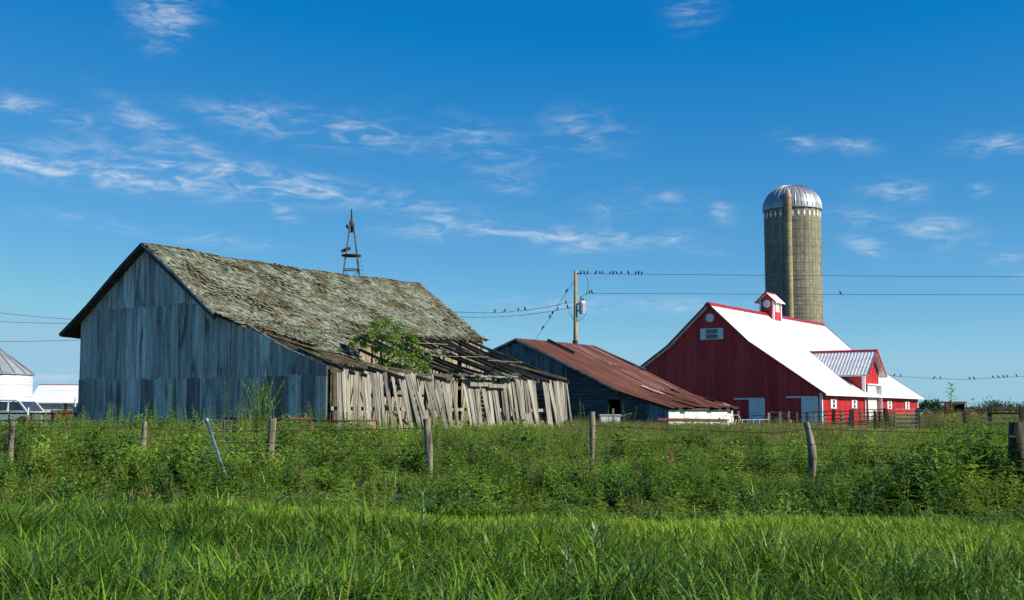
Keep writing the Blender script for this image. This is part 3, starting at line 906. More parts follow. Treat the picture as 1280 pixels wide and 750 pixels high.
def window(parent, origin, axis, w, h, shutter, name='window'):
    """axis 'y': lies in the gable (facing -x); axis 'x': lies in the side wall (facing -y). origin = centre on the wall face"""
    o = bpy.data.objects.new(name, None); COL.objects.link(o); o.parent = parent; o.location = origin
    if axis == 'x': o.rotation_euler = (0, 0, 0)
    else: o.rotation_euler = (0, 0, -math.pi / 2)
    # local: x along wall, -y outward
    b = MB()
    t = .07
    b.box((-w / 2 - t, -.06, -h / 2 - t), (w / 2 + t, .02, -h / 2)); b.box((-w / 2 - t, -.06, h / 2), (w / 2 + t, .02, h / 2 + t))
    b.box((-w / 2 - t, -.06, -h / 2), (-w / 2, .02, h / 2)); b.box((w / 2, -.06, -h / 2), (w / 2 + t, .02, h / 2))
    b.box((-w / 2, -.045, -.03), (w / 2, .02, .03))
    b.build('frame', M_WHITETRIM, o)
    for s in (-1, 1):
        b = MB(); b.box((-w / 2, -.02, min(s * .03, s * h / 2)), (w / 2, -.005, max(s * .03, s * h / 2))); b.build('pane', M_GLASS, o)
    if shutter:
        for s in (-1, 1):
            b = MB()
            x0 = s * (w / 2 + t + .02); x1 = x0 + s * shutter
            lo, hi = min(x0, x1), max(x0, x1)
            b.box((lo, -.05, -h / 2 - t), (hi, .0, h / 2 + t))
            for z in np.arange(-h / 2 + .03, h / 2 - .05, .12): b.box((lo + .07, -.062, z), (hi - .07, -.049, z + .07))
            b.build('shutter', M_WHITETRIM, o)
    return o


def build_red_barn():
    barn = empty('red_barn', (REDB.x, REDB.y, 0), TH, 'large red steel barn with bright white roof, cupola and dormer', 'barn')
    top = lambda y: interp(R_PROF, y) - .12
    W = 2 * R_HALF
    # gable panels with ribs
    n = 21
    for i in range(n):
        y0, y1 = W * i / n, W * (i + 1) / n
        b = MB()
        b.prism(strip_poly(y0, y1, .25, top, [5.75, 9.39, 13.03]), -.02, .0)
        for k in range(3):
            yc = y0 + (k + .5) * (y1 - y0) / 3
            b.bar((-.03, yc, .25), (-.03, yc, top(yc) - .02), .03, .055, up=(0, 1, 0))
        b.build('siding_panel', M_RED, barn)
    b = MB(); b.box((.02, .02, -.1), (28.5, 18.7, .25)); b.build('foundation', M_FOUND, barn)
    b = MB(); b.prism([(0, .25), (W, .25), (W, top(W)), (13.03, top(13.03)), (9.39, top(9.39)), (5.75, top(5.75)), (0, top(0))], 28.5, 28.55); b.box((0, W - .03, .25), (28.5, W, 2.9)); b.build('rear_wall', M_RED, barn)
    # sunny side wall panels
    n = 31
    for i in range(n):
        x0, x1 = 28.5 * i / n, 28.5 * (i + 1) / n
        b = MB(); b.box((x0 + .001, .0, .25), (x1 - .001, .02, 3.05))
        for k in range(3):
            xc = x0 + (k + .5) * (x1 - x0) / 3
            b.bar((xc, -.012, .25), (xc, -.012, 3.0), .055, .03, up=(0, 1, 0))
        b.build('siding_panel', M_RED, barn)
    # corner trims, base trim
    for lo, hi in (((-.06, -.06, .2), (.12, .0, 3.0)), ((-.06, .0, .2), (-.021, .16, 3.0)), ((28.4, -.06, .2), (28.58, -.0, 3.0))):
        b = MB(); b.box(lo, hi); b.build('corner_trim', M_WHITETRIM, barn)
    # roof
    roof = bpy.data.objects.new('roof', None); COL.objects.link(roof); roof.parent = barn
    def slope(name, pts, x0, x1, ribs=True):
        b = MB()
        up = [(y, z) for y, z in pts]; dn = [(y, z - .10) for y, z in pts]
        poly = up + dn[::-1]
        if pts[0][0] < pts[-1][0]: poly = poly[::-1]
        b.prism(poly, x0, x1)
        if ribs:
            x = x0 + .02
            while x < x1:
                for p, q in zip(pts[:-1], pts[1:]): b.bar((x, p[0], p[1] + .012), (x, q[0], q[1] + .012), .045, .03)
                x += .457
        b.build(name, M_WHITE, roof)
    slope('roof_slope', [(9.39, 10.52), (5.75, 7.15), (-.5, 2.92)], -.45, 28.95)
    slope('roof_slope', [(9.39, 10.52), (13.03, 7.15), (19.28, 2.92)], -.45, 28.95, False)
    b = MB(); b.prism([(9.12, 10.36), (9.66, 10.36), (9.66, 10.40), (9.39, 10.64), (9.12, 10.40)], -.5, 29.0); b.build('ridge_cap', M_REDTRIM, roof)
    for xx in (-.49, 28.99):
        b = MB()
        for p, q in zip(R_PROF[:-1], R_PROF[1:]):
            b.bar((xx, p[0], p[1] - .03), (xx, q[0], q[1] - .01), .06, .13)
        b.build('rake_trim', M_REDTRIM, roof)
    b = MB()
    for p, q in (((13.03, 6.98), (19.2, 2.80)), ((9.5, 10.25), (13.03, 6.98))):
        b.prism([(p[0], p[1] + .02), (p[0], p[1] - .07), (q[0], q[1] - .07), (q[0], q[1] + .02)], -.44, -.05)
    b.build('soffit', M_WHITETRIM, roof)
    b = MB(); b.box((-.44, -.54, 2.80), (28.94, -.47, 2.94)); b.build('eave_trim', M_WHITETRIM, roof)
    # gable window with shutters, round vent
    w = window(barn, (-.05, 9.2, 7.98), 'y', 1.02, .78, .42)
    b = MB(); b.lathe([(.0, -.12), (.26, -.12), (.30, -.10), (.36, -.10), (.38, -.02)], 20, (0, 9.36, 9.33), axis='x'); v = b.build('round_vent', M_WHITETRIM, barn)
    # sliding doors on the gable
    for y0, y1, t1, zt in ((4.78, 6.02, 7.3, 2.52), (.36, 1.62, 2.85, 2.62)):
        d = bpy.data.objects.new('sliding_door', None); COL.objects.link(d); d.parent = barn
        b = MB(); b.box((-.13, y0, .12), (-.075, y1, zt))
        for k in range(4):
            yc = y0 + (k + .5) * (y1 - y0) / 4; b.bar((-.14, yc, .14), (-.14, yc, zt - .02), .03, .05, up=(0, 1, 0))
        b.build('door_panel', M_WHITETRIM, d)
        b = MB(); b.box((-.19, y0 - .06, zt), (-.06, t1, zt + .13)); b.build('track', M_WHITETRIM, d)
        b = MB(); b.box((-.10, y0 - .10, .1), (-.05, y0, zt)); b.build('jamb', M_WHITETRIM, d)
    # small shuttered windows along the sunny side
    for xx in (2.74, 8.2, 18.66, 24.6):
        window(barn, (xx, -.03, 2.17), 'x', .52, .62, .36)
    # dormer
    dm = bpy.data.objects.new('dormer', None); COL.objects.link(dm); dm.parent = barn
    cx, hw, rz_, ez = 13.25, 2.05, 6.92, 4.72
    slope_d = (rz_ - ez) / 2.7
    wz = lambda x: rz_ - .12 - abs(x - cx) * slope_d
    b = MB()
    k = 8
    for i in range(k):
        x0, x1 = cx - hw + 2 * hw * i / k, cx - hw + 2 * hw * (i + 1) / k
        z0 = 3.92
        pl = [(x0, z0), (x1, z0), (x1, wz(x1)), (x0, wz(x0))]
        b.prism(pl, -.07, -.03, axis='y'); b.bar(((x0 + x1) / 2, -.08, z0), ((x0 + x1) / 2, -.08, wz((x0 + x1) / 2) - .02), .05, .03, up=(0, 1, 0))
    b.build('front_panel', M_RED, dm)
    def roof_y_at(z): return interp([(p[1], p[0]) for p in R_PROF[:3]], z)
    for s in (-1, 1):
        xx = cx + s * (hw - .02)
        b = MB(); zt = wz(xx)
        poly = [(-.03, 2.9), (roof_y_at(zt) + .1, zt), (-.03, zt)]
        b.prism(poly[::-1], xx - .02, xx + .02)
        for yc in np.arange(.3, roof_y_at(zt), .31):
            zb = interp(R_PROF, yc)
            if zt - zb > .05: b.bar((xx + s * .03, yc, zb), (xx + s * .03, yc, zt), .03, .05, up=(0, 1, 0))
        b.build('side_panel', M_RED, dm)
        b = MB(); b.box((xx - .09, -.12, .1), (xx + .09, -.071, zt - .02)); b.box((xx + s * .021 - (.02 if s < 0 else 0), -.071, 2.9), (xx + s * .021 + (0 if s < 0 else .02), .16, zt - .02)); b.build('corner_trim', M_WHITETRIM, dm)
        # roof slope of the dormer
        b = MB()
        ex = cx + s * 2.7
        for x_a, x_b in ((cx, ex),):
            v0 = [(cx, -.62, rz_), (ex, -.62, ez), (ex, roof_y_at(ez) + .3, ez), (cx, roof_y_at(rz_) + .3, rz_)]
            vs = v0 + [(p[0], p[1], p[2] - .09) for p in v0]
            fs = [(0, 1, 2, 3), (7, 6, 5, 4), (1, 0, 4, 5), (2, 1, 5, 6), (3, 2, 6, 7), (0, 3, 7, 4)]
            if s < 0: fs = [tuple(reversed(f)) for f in fs]
            b.add(vs, fs)
        yy = -.60
        while yy < roof_y_at(rz_):
            zz_lo = max(ez, interp(R_PROF, yy)) if yy > 0 else ez
            tx = (rz_ - zz_lo) / (rz_ - ez)
            if tx > .03: b.bar((cx, yy, rz_ + .015), (cx + s * 2.7 * tx, yy, zz_lo + .015), .07, .05, up=(0, 0, 1))
            yy += .30
        b.build('dormer_roof', M_GREYROOF, dm)
        b = MB(); b.bar((cx, -.65, rz_ - .02), (ex + s * .03, -.65, ez - .04), .05, .17, up=(0, 0, 1)); b.build('rake_trim', M_REDTRIM, dm)
        b = MB(); b.box((min(ex, ex - s * .04), -.62, ez - .12), (max(ex, ex - s * .04), roof_y_at(ez), ez - .005)); b.build('eave_trim', M_WHITETRIM, dm)
    b = MB(); b.prism([(cx - .2, rz_ - .12), (cx + .2, rz_ - .12), (cx + .2, rz_ - .10), (cx, rz_ + .09), (cx - .2, rz_ - .10)], -.68, roof_y_at(rz_) + .2, axis='y'); b.build('ridge_cap', M_REDTRIM, dm)
    b = MB(); b.box((cx - 1.45, -.16, .12), (cx + 1.1, -.075, 3.86)); 
    for q in np.linspace(-1.4, 1.05, 9): b.box((cx + q - .008, -.168, .14), (cx + q + .008, -.159, 3.84))
    b.build('tall_door', M_DOORW, dm)
    b = MB(); b.box((cx - 1.7, -.30, 3.86), (cx + 2.0, -.072, 3.98)); b.box((cx + 1.5, -.5, .1), (cx + 1.6, -.071, 3.86)); b.build('door_track', M_WHITETRIM, dm)
    b = MB(); b.prism([(cx - .3, 5.55), (cx + .3, 5.55), (cx + .3, 6.0), (cx, 6.3), (cx - .3, 6.0)], -.13, -.071, axis='y'); b.build('dormer_vent', M_WHITETRIM, dm)
    # cupola
    cu = bpy.data.objects.new('cupola', None); COL.objects.link(cu); cu.parent = barn
    x0, x1, hy = 13.1, 15.0, .62
    b = MB(); b.box((x0, 9.39 - hy, 9.75), (x1, 9.39 + hy, 11.75)); b.prism([(9.39 - hy, 11.75), (9.39 + hy, 11.75), (9.39, 12.35)], x0, x1); b.build('cupola_wall', M_RED, cu)
    for xx in (x0, x1):
        for yy in (9.39 - hy, 9.39 + hy):
            b = MB(); b.box((xx - .09, yy - .07, 9.7), (xx + .09, yy + .07, 11.74)); b.build('corner_trim', M_WHITETRIM, cu)
    for s in (-1, 1):
        b = MB(); b.prism([(9.39, 12.52), (9.39 + s * .95, 11.62), (9.39 + s * .95, 11.55), (9.39, 12.44)][::s], x0 - .35, x1 + .35); b.build('cupola_roof', M_WHITE, cu)
        b = MB(); b.bar((x0 - .38, 9.39, 12.49), (x0 - .38, 9.39 + s * 1.0, 11.56), .06, .12); b.build('rake_trim', M_REDTRIM, cu)
    b = MB(); b.box((x0 - .36, 9.33, 12.5), (x1 + .36, 9.45, 12.58)); b.build('ridge_cap', M_REDTRIM, cu)
    b = MB(); b.lathe([(0, -.08), (.27, -.08), (.36, -.06), (.37, .0)], 18, (x0 - .01, 9.39, 11.48), axis='x'); b.build('round_vent', M_WHITETRIM, cu)
    b = MB(); b.box((13.6, 9.39 - hy - .05, 10.75), (14.5, 9.39 - hy - .001, 11.55)); b.build('louvre', M_WHITETRIM, cu)


build_red_barn()

# ---------------------------------------------------------------- silo
def build_silo():
    c = P(991, 535, 140); c.x += .42; RAD = 3.12
    silo = empty('concrete_silo', (c.x, c.y, 0), 0, 'tall round concrete stave silo with shiny metal dome behind the red barn', 'silo')
    b = MB(); b.lathe([(RAD - .035, -.2), (RAD - .035, 24.15)], 82); b.build('inner_wall', M_JOINT, silo, smooth=True)
    n, H_ = 41, .93
    up, lowb = MB(), MB()
    rows = 26
    for r in range(rows):
        for k in range(n):
            for half in (0,):
                st = (r % 2) * 0.0
                g = .018
                t0 = 2 * math.pi * (k + st) / n + g / RAD; t1 = 2 * math.pi * (k + 1 + st) / n - g / RAD
                stag = .46 if k % 2 else 0
                z0, z1 = r * H_ + .012 - stag, (r + 1) * H_ - .012 - stag
                z0 = max(z0, -.1)
                tgt = up if z0 > 9.3 else lowb
                rr = RAD + RNG.uniform(-.006, .006)
                tm = (t0 + t1) / 2
                vs = []
                for t in (t0, tm, t1):
                    for z in (z0, z1): vs.append((rr * math.cos(t), rr * math.sin(t), z))
                for t in (t0, tm, t1):
                    for z in (z0, z1): vs.append(((RAD - .05) * math.cos(t), (RAD - .05) * math.sin(t), z))
                tgt.add(vs, [(0, 2, 3, 1), (2, 4, 5, 3), (0, 1, 7, 6), (4, 10, 11, 5), (1, 3, 9, 7), (3, 5, 11, 9), (0, 6, 8, 2), (2, 8, 10, 4)])
    tag(up.build('upper_staves', M_STAVE_UP, silo), kind='stuff')
    tag(lowb.build('lower_staves', M_STAVE, silo), kind='stuff')
    hm = None
    for r in range(26):
        for dz in ((.22,) if r > 14 else (.22, .68)):
            if hm is None:
                b = MB(); b.lathe([(RAD - .01, -.014), (RAD + .022, -.014), (RAD + .022, .014), (RAD - .01, .014)], 64); o = b.build('steel_hoop', M_HOOP, silo); hm = o.data
            else:
                o = bpy.data.objects.new('steel_hoop', hm); COL.objects.link(o); o.parent = silo
            o.location = (0, 0, r * H_ + dz)
    # dome: ribbed gores
    b = MB(); G = 30
    nn = 9
    for k in range(G):
        t0, t1 = 2 * math.pi * k / G, 2 * math.pi * (k + 1) / G
        vs = []
        for i in range(nn + 1):
            a = math.pi / 2 * i / nn
            r_ = (RAD + .10) * math.cos(a) ** .92 + .02; z = 24.15 + 2.72 * math.sin(a)
            for t, d in ((t0, .05), (t0 + .02, 0), ((t0 + t1) / 2, .012), (t1 - .02, 0), (t1, .05)):
                vs.append(((r_ + d * math.cos(a)) * math.cos(t), (r_ + d * math.cos(a)) * math.sin(t), z + d * math.sin(a)))
        fs = [(i * 5 + j, i * 5 + j + 1, (i + 1) * 5 + j + 1, (i + 1) * 5 + j) for i in range(nn) for j in range(4)]
        b.add(vs, fs)
    b.lathe([(RAD - .05, 24.0), (RAD + .14, 24.02), (RAD + .14, 24.18)], 60)
    b.lathe([(.0, 27.02), (.16, 26.98), (.3, 26.86)], 12)
    b.build('dome', M_DOME, silo)
    # white lozenges painted round the top and middle as proud plates
    lm = None
    for zc, cnt in ((23.35, 30), (10.0, 30)):
        for k in range(cnt):
            t = 2 * math.pi * (k + .5) / cnt
            if lm is None:
                b = MB(); hh = .40
                b.add([(RAD + .03, 0, -hh), (RAD + .03, .14, 0), (RAD + .03, 0, hh), (RAD + .03, -.14, 0), (RAD - .02, 0, -hh), (RAD - .02, .15, 0), (RAD - .02, 0, hh), (RAD - .02, -.15, 0)],
                      [(0, 1, 2, 3), (0, 4, 5, 1), (1, 5, 6, 2), (2, 6, 7, 3), (3, 7, 4, 0)])
                o = b.build('white_lozenge', M_WHITETRIM, silo); lm = o.data
            else:
                o = bpy.data.objects.new('white_lozenge', lm); COL.objects.link(o); o.parent = silo
            o.location = (0, 0, zc); o.rotation_euler = (0, 0, t)
            if zc < 12: o.scale = (1, .75, .62)
    # unloading chute facing the yard
    ta = math.radians(-90 - 21)
    b = MB()
    for r in range(27):
        z0, z1 = r * .93 + .01, (r + 1) * .93 - .015
        z1 = min(z1, 25.0)
        cx, cy = (RAD + .2) * math.cos(ta), (RAD + .2) * math.sin(ta)
        b.lathe([(.0, z0), (.42, z0), (.42, z1), (.0, z1)], 16, (cx, cy, 0))
    ch = b.build('chute', M_STAVE, silo)
    b = MB(); b.lathe([(.38, -.1), (.38, 25.0)], 16, (cx, cy, 0)); b.build('chute_liner', M_JOINT, ch)
    b = MB(); b.lathe([(.46, 24.95), (.42, 25.3), (.26, 25.75), (.08, 26.1), (.0, 26.12)], 14, (cx, cy, 0)); b.build('chute_cap', M_RUSTPALE, ch, smooth=True)


build_silo()

# ---------------------------------------------------------------- windmill tower
def build_windmill():
    c = P(437, 500, 85)
    t = empty('windmill_tower', (c.x, c.y, 0), R(8), 'rusty old windmill tower with broken wheel, standing behind the grey barn', 'windmill')
    g = gzf(c.x, c.y)
    hw = lambda z: np.interp(z, [0, 10.6, 14.2], [1.35, .56, .10])
    for sx, sy in ((-1, -1), (1, -1), (1, 1), (-1, 1)):
        b = MB()
        for z0, z1 in ((g - .2, 7), (7, 11), (11, 14.2)):
            b.bar((sx * hw(z0), sy * hw(z0), z0), (sx * hw(z1), sy * hw(z1), z1), .095, .095, up=(0, 1, 0))
        b.build('leg', M_MILL, t)
    for z in (2.5, 4.8, 7, 9.6, 11.05):
        h = hw(z)
        b = MB()
        for a, c2 in (((-h, -h), (h, -h)), ((h, -h), (h, h)), ((h, h), (-h, h)), ((-h, h), (-h, -h))): b.bar((a[0], a[1], z), (c2[0], c2[1], z), .05, .07)
        b.build('girt', M_MILLDARK, t)
    b = MB()
    for z0, z1 in ((4.8, 7), (7, 9.6), (9.6, 11.05)):
        h0, h1 = hw(z0), hw(z1)
        for s in (-1, 1):
            b.tube([(s * h0, -h0, z0), (-s * h1, -h1, z1)], .012, 4); b.tube([(s * h0, h0, z0), (-s * h1, h1, z1)], .012, 4)
    b.build('brace_rod', M_MILLDARK, t)
    b = MB(); b.lathe([(.12, 11.96), (.66, 11.97), (.68, 12.06), (.12, 12.03)], 14); b.build('platform', M_MILLDARK, t)
    b = MB(); b.bar((-.68, -.3, 12.25), (-.06, -.2, 12.5), .05, .22, up=(0, .2, 1)); b.build('vane', M_MILLDARK, t)
    b = MB(); b.tube([(.02, 0, 13.6), (0, 0, 14.6), (-.02, 0, 15.2)], [.1, .07, .05], 6); b.build('mast_pipe', M_MILLDARK, t)
    b = MB(); b.lathe([(0, 13.95), (.15, 13.98), (.19, 14.2), (.12, 14.45), (0, 14.5)], 8); b.bar((-.35, 0, 14.15), (-.1, 0, 13.6), .05, .08); b.bar((-.38, .05, 14.02), (-.22, 0, 14.0), .04, .2); b.build('gear_head', M_MILL, t)
    b = MB()
    for z in np.arange(8.2, 11.7, .55):
        h = hw(z) + .12
        b.tube([(h - .1, -h, z), (h + .12, -h - .05, z), (h + .12, -h - .05, z + .3), (h - .1, -h, z + .3)], .012, 4)
    b.build('step_rung', M_MILLDARK, t)


build_windmill()


# ---------------------------------------------------------------- utility pole, lines, birds
POLE = P(719, 428, 95)


def zpx(y, D, x=640): return P(x, y, D).z


def build_pole():
    g = gzf(POLE.x, 95)
    t = empty('utility_pole', (POLE.x, 95, 0), 0, 'wooden utility pole with grey transformer behind the rusty shed', 'utility pole')
    b = MB(); b.tube([(0, 0, g - .3), (.02, 0, 6), (.06, 0, 12.15)], [.19, .17, .13], 12); b.build('shaft', M_POLE, t, smooth=True)
    b = MB(); b.lathe([(.2, 6.35), (.2, 6.85)], 12); b.build('butt_band', M_DARKSTEEL, t)
    b = MB(); b.bar((.05, -.05, 11.92), (.50, -.05, 11.90), .09, .09); b.build('crossarm', M_DARKSTEEL, t)
    b = MB(); b.lathe([(0, 11.94), (.05, 11.95), (.06, 12.05), (.03, 12.12), (0, 12.13)], 8, (.45, -.05, 0)); b.build('insulator', M_DARKSTEEL, t)
    b = MB(); b.lathe([(0, 8.85), (.22, 8.87), (.25, 9.0), (.25, 9.72), (.22, 9.8), (.0, 9.88)], 16, (.52, -.06, 0)); tr = b.build('transformer', M_TRANSF, t, smooth=False)
    b = MB()
    for k in range(9):
        a = -1.6 + k * .45
        b.bar((.52 + .27 * math.cos(a), -.06 + .27 * math.sin(a), 9.02), (.52 + .27 * math.cos(a), -.06 + .27 * math.sin(a), 9.66), .05, .02, up=(math.cos(a), math.sin(a), 0))
    b.build('cooling_fin', M_TRANSF, tr)
    b = MB(); b.lathe([(.05, 9.8), (.07, 9.95), (.04, 10.05), (.06, 10.12), (.02, 10.22)], 8, (.45, -.1, 0)); b.lathe([(.05, 9.8), (.06, 9.95), (.02, 10.08)], 8, (.62, -.0, 0)); b.build('bushing', M_DARKSTEEL, tr)
    b = MB(); b.bar((.1, -.02, 9.1), (.3, -.05, 9.1), .06, .1); b.bar((.1, -.02, 9.6), (.3, -.05, 9.6), .06, .1); b.build('bracket', M_DARKSTEEL, tr)
    b = MB()
    b.tube([(.75, -.05, 11.9), (.98, -.05, 11.4), (1.0, -.05, 10.8), (.85, -.05, 10.3), (.55, -.1, 10.2)], .018, 5)
    b.tube([(.74, -.1, 9.4), (.8, -.15, 8.9), (.55, -.15, 8.45), (.2, -.12, 8.3), (0, -.12, 8.4)], .018, 5)
    b.tube([(.4, -.25, 8.9), (.35, -.2, 8.5), (.1, -.2, 8.35)], .018, 5)
    b.tube([(-.55, -.1, 9.45), (-.35, -.12, 9.0), (-.12, -.15, 8.5)], .018, 5)
    b.tube([(-.55, -.1, 9.0), (-.35, -.12, 8.7), (-.1, -.15, 8.35)], .018, 5)
    b.build('jumper_wire', M_CABLE, t)


build_pole()


def span(a, b_, sag, n=24):
    a, b_ = Vector(a), Vector(b_)
    return [a.lerp(b_, t) - Vector((0, 0, sag * 4 * t * (1 - t))) for t in np.linspace(0, 1, n)]


def line_at(pts, x):
    for p, q in zip(pts[:-1], pts[1:]):
        if min(p.x, q.x) <= x <= max(p.x, q.x):
            t = (x - p.x) / (q.x - p.x) if abs(q.x - p.x) > 1e-6 else 0
            return p.lerp(q, t)
    return None


BIRD = None


def bird(p, yaw, label, fat=1.0):
    """a starling perched on a wire at p"""
    global BIRD
    if BIRD is None:
        b = MB()
        prof = [(-.14, .0, .012), (-.09, .035, .035), (-.04, .075, .055), (.0, .115, .058), (.035, .155, .046), (.05, .185, .034), (.055, .205, .036), (.052, .225, .028), (.05, .238, .008)]
        pts = [(p_[0], 0, p_[1]) for p_ in prof]
        b.tube(pts, [p_[2] for p_ in prof], 8)
        b.add([(.075, .008, .214), (.075, -.008, .214), (.115, 0, .205), (.075, 0, .2)], [(0, 1, 2), (1, 3, 2), (3, 0, 2)])
        b.bar((-.08, 0, .04), (-.17, 0, -.055), .035, .012)
        for s in (-.02, .02): b.tube([(-.005, s, .08), (0, s, .0)], .006, 4)
        BIRD = b.mesh('bird', M_BIRD, True)
    o = bpy.data.objects.new('bird', BIRD); COL.objects.link(o)
    o.location = p; o.rotation_euler = (0, 0, yaw); o.scale = (fat, fat, fat)
    return tag(o, label, 'bird', 'birds perched on the power lines')


def build_lines():
    rn = random.Random(8)
    # two conductors running right from the pole
    for y0, y1, nm, xs, lab in ((342, 346, 'upper', (731, 735.5, 746, 751, 754.5, 764.5, 768, 772, 778, 787, 796.5, 800, 804), 'small black bird on the upper line just right of the transformer pole'),
                                (366.5, 368.5, 'lower', (731.5, 737.5, 740.5, 1054), 'small black bird on the lower line right of the transformer pole')):
        a = P(726 if nm == 'upper' else 731, y0, 94.95); e = P(1900, y1 + (14 if nm == 'upper' else 16), 94.95)
        mid = P(1280, y1, 94.95)
        # parabola through start, the right edge of the view and the far end
        pts = []
        for t in np.linspace(0, 1, 40):
            x = a.x + (e.x - a.x) * t
            u = (x - a.x) / (mid.x - a.x)
            z = a.z + (mid.z - a.z) * (u * 1.0) + .10 * (u * u - u)
            pts.append(Vector((x, 94.95, z)))
        b = MB(); b.tube(pts, .017, 5)
        b.build('power_line', M_CABLE, label='%s overhead line running from the transformer pole over the red barn' % nm, cat='power line')
        for x in xs:
            p = line_at(pts, XD(x, 94.95) * (1))
            if p is None: continue
            bird(p + Vector((0, 0, .005)), rn.choice((-1.57, 1.57)) + rn.uniform(-.9, .9), lab if x < 1000 else 'lone small black bird on the lower line beyond the silo', rn.uniform(.95, 1.15))
    # a pole hidden behind the grey barn carries the service drop
    hp = P(472, 372, 92)
    t = empty('service_pole', (hp.x, 92, 0), 0, 'short service pole hidden behind the grey barn roof', 'utility pole')
    b = MB(); b.tube([(0, 0, gzf(hp.x, 92) - .2), (0, 0, hp.z + .2)], [.16, .11], 10); b.build('shaft', M_POLE, t)
    b = MB(); b.lathe([(.03, hp.z - .1), (.07, hp.z - .02), (.07, hp.z + .05), (.03, hp.z + .1)], 8, (0, -.13, 0)); b.build('insulator', M_DARKSTEEL, t)
    for i, (ya, dz, sag, xs) in enumerate(((377, 0, .95, (569 + 50, 631, 647, 657, 707)), (384, -.55, .8, (698, 709.5)))):
        a = P(715.5, ya, 94.9); e = Vector((hp.x, 92.0, hp.z - .05 + dz))
        pts = span(a, e, sag, 30)
        b = MB(); b.tube(pts, .015, 5)
        ob = b.build('service_drop', M_CABLE, label='%s twisted service cable between the transformer pole and the grey barn' % ('upper' if i == 0 else 'lower'), cat='power line')
        b = MB()
        tw = []
        for k in range(150):
            q = pts[0].lerp(pts[0], 0)
            s = k / 149 * (len(pts) - 1); j = min(int(s), len(pts) - 2)
            q = pts[j].lerp(pts[j + 1], s - j)
            tw.append(q + Vector((0, .02 * math.cos(k * .9), .024 * math.sin(k * .9))))
        b.tube(tw, .012, 4); b.build('bare_neutral', M_ALU, ob)
        for x in xs:
            D = 94.0
            best = min(((abs(640 + p.lerp(q, f).x / p.lerp(q, f).y * 1586.5 - x), p.lerp(q, f)) for p, q in zip(pts[:-1], pts[1:]) for f in (0, .25, .5, .75)), key=lambda v: v[0])[1]
            bird(best + Vector((0, 0, .01)), rn.choice((-1.57, 1.57)) + rn.uniform(-.9, .9), 'small black bird on the %s twisted service cable' % ('upper' if i == 0 else 'lower'), rn.uniform(.95, 1.15))
    # guy wire from the pole down to the left
    a = P(717, 352, 95); e = P(640, 470, 100); e.z = gzf(e.x, 100)
    d = (P(672, 421, 96.5) - a); e = a + d * (a.z / -d.z)
    b = MB(); b.tube([a, e], .014, 5); b.build('guy_wire', M_CABLE, label='straight guy wire sloping down from the transformer pole', cat='guy wire')
    for x in (708.5, 690.8, 687.5, 678.5):
        tt = (x - 717) / (672 - 717); q = a + d * tt
        bird(q, rn.uniform(-2, 2), 'small black bird on the sloping guy wire', 1.05)
    # lines at the left, from the hidden pole past the frame
    for i, (y0, y1, yl) in enumerate(((391, 399, 372), (402, 404.5, 380), (427, 425.5, 396))):
        D = 92
        pa = P(0, y0, D); pb = P(88, y1, D); pc = Vector((hp.x, D, zpx(yl, D)))
        xs = np.linspace(pa.x - 24, hp.x, 40)
        co = np.polyfit([pa.x, pb.x, pc.x], [pa.z, pb.z, pc.z], 2)
        b = MB(); b.tube([(x, D, float(np.polyval(co, x))) for x in xs], .015, 5)
        b.build('power_line', M_CABLE, label='%s overhead line at the left end of the grey barn' % ('highest', 'middle', 'lowest')[i], cat='power line')
    # sagging line beyond the red barn
    D = 128
    xs = np.linspace(1088, 1420, 34)
    pts = []
    for x in xs:
        y = np.interp(x, [1088, 1115, 1165, 1210, 1280, 1420], [464, 470.0, 473.2, 474.2, 470.3, 455])
        pts.append(P(x, y, D))
    b = MB(); b.tube(pts, .019, 5); b.build('power_line', M_CABLE, label='low sagging line beyond the red barn', cat='power line')
    for x in (1118, 1126, 1168, 1175.5, 1211.8, 1217.3, 1241, 1247.8, 1254.3, 1258.8, 1270.5):
        y = np.interp(x, [1088, 1115, 1165, 1210, 1280, 1420], [464, 470.0, 473.2, 474.2, 470.3, 455])
        bird(P(x, y, D), rn.uniform(-3, 3), 'small black bird on the low sagging line beyond the red barn', 1.15)


build_lines()


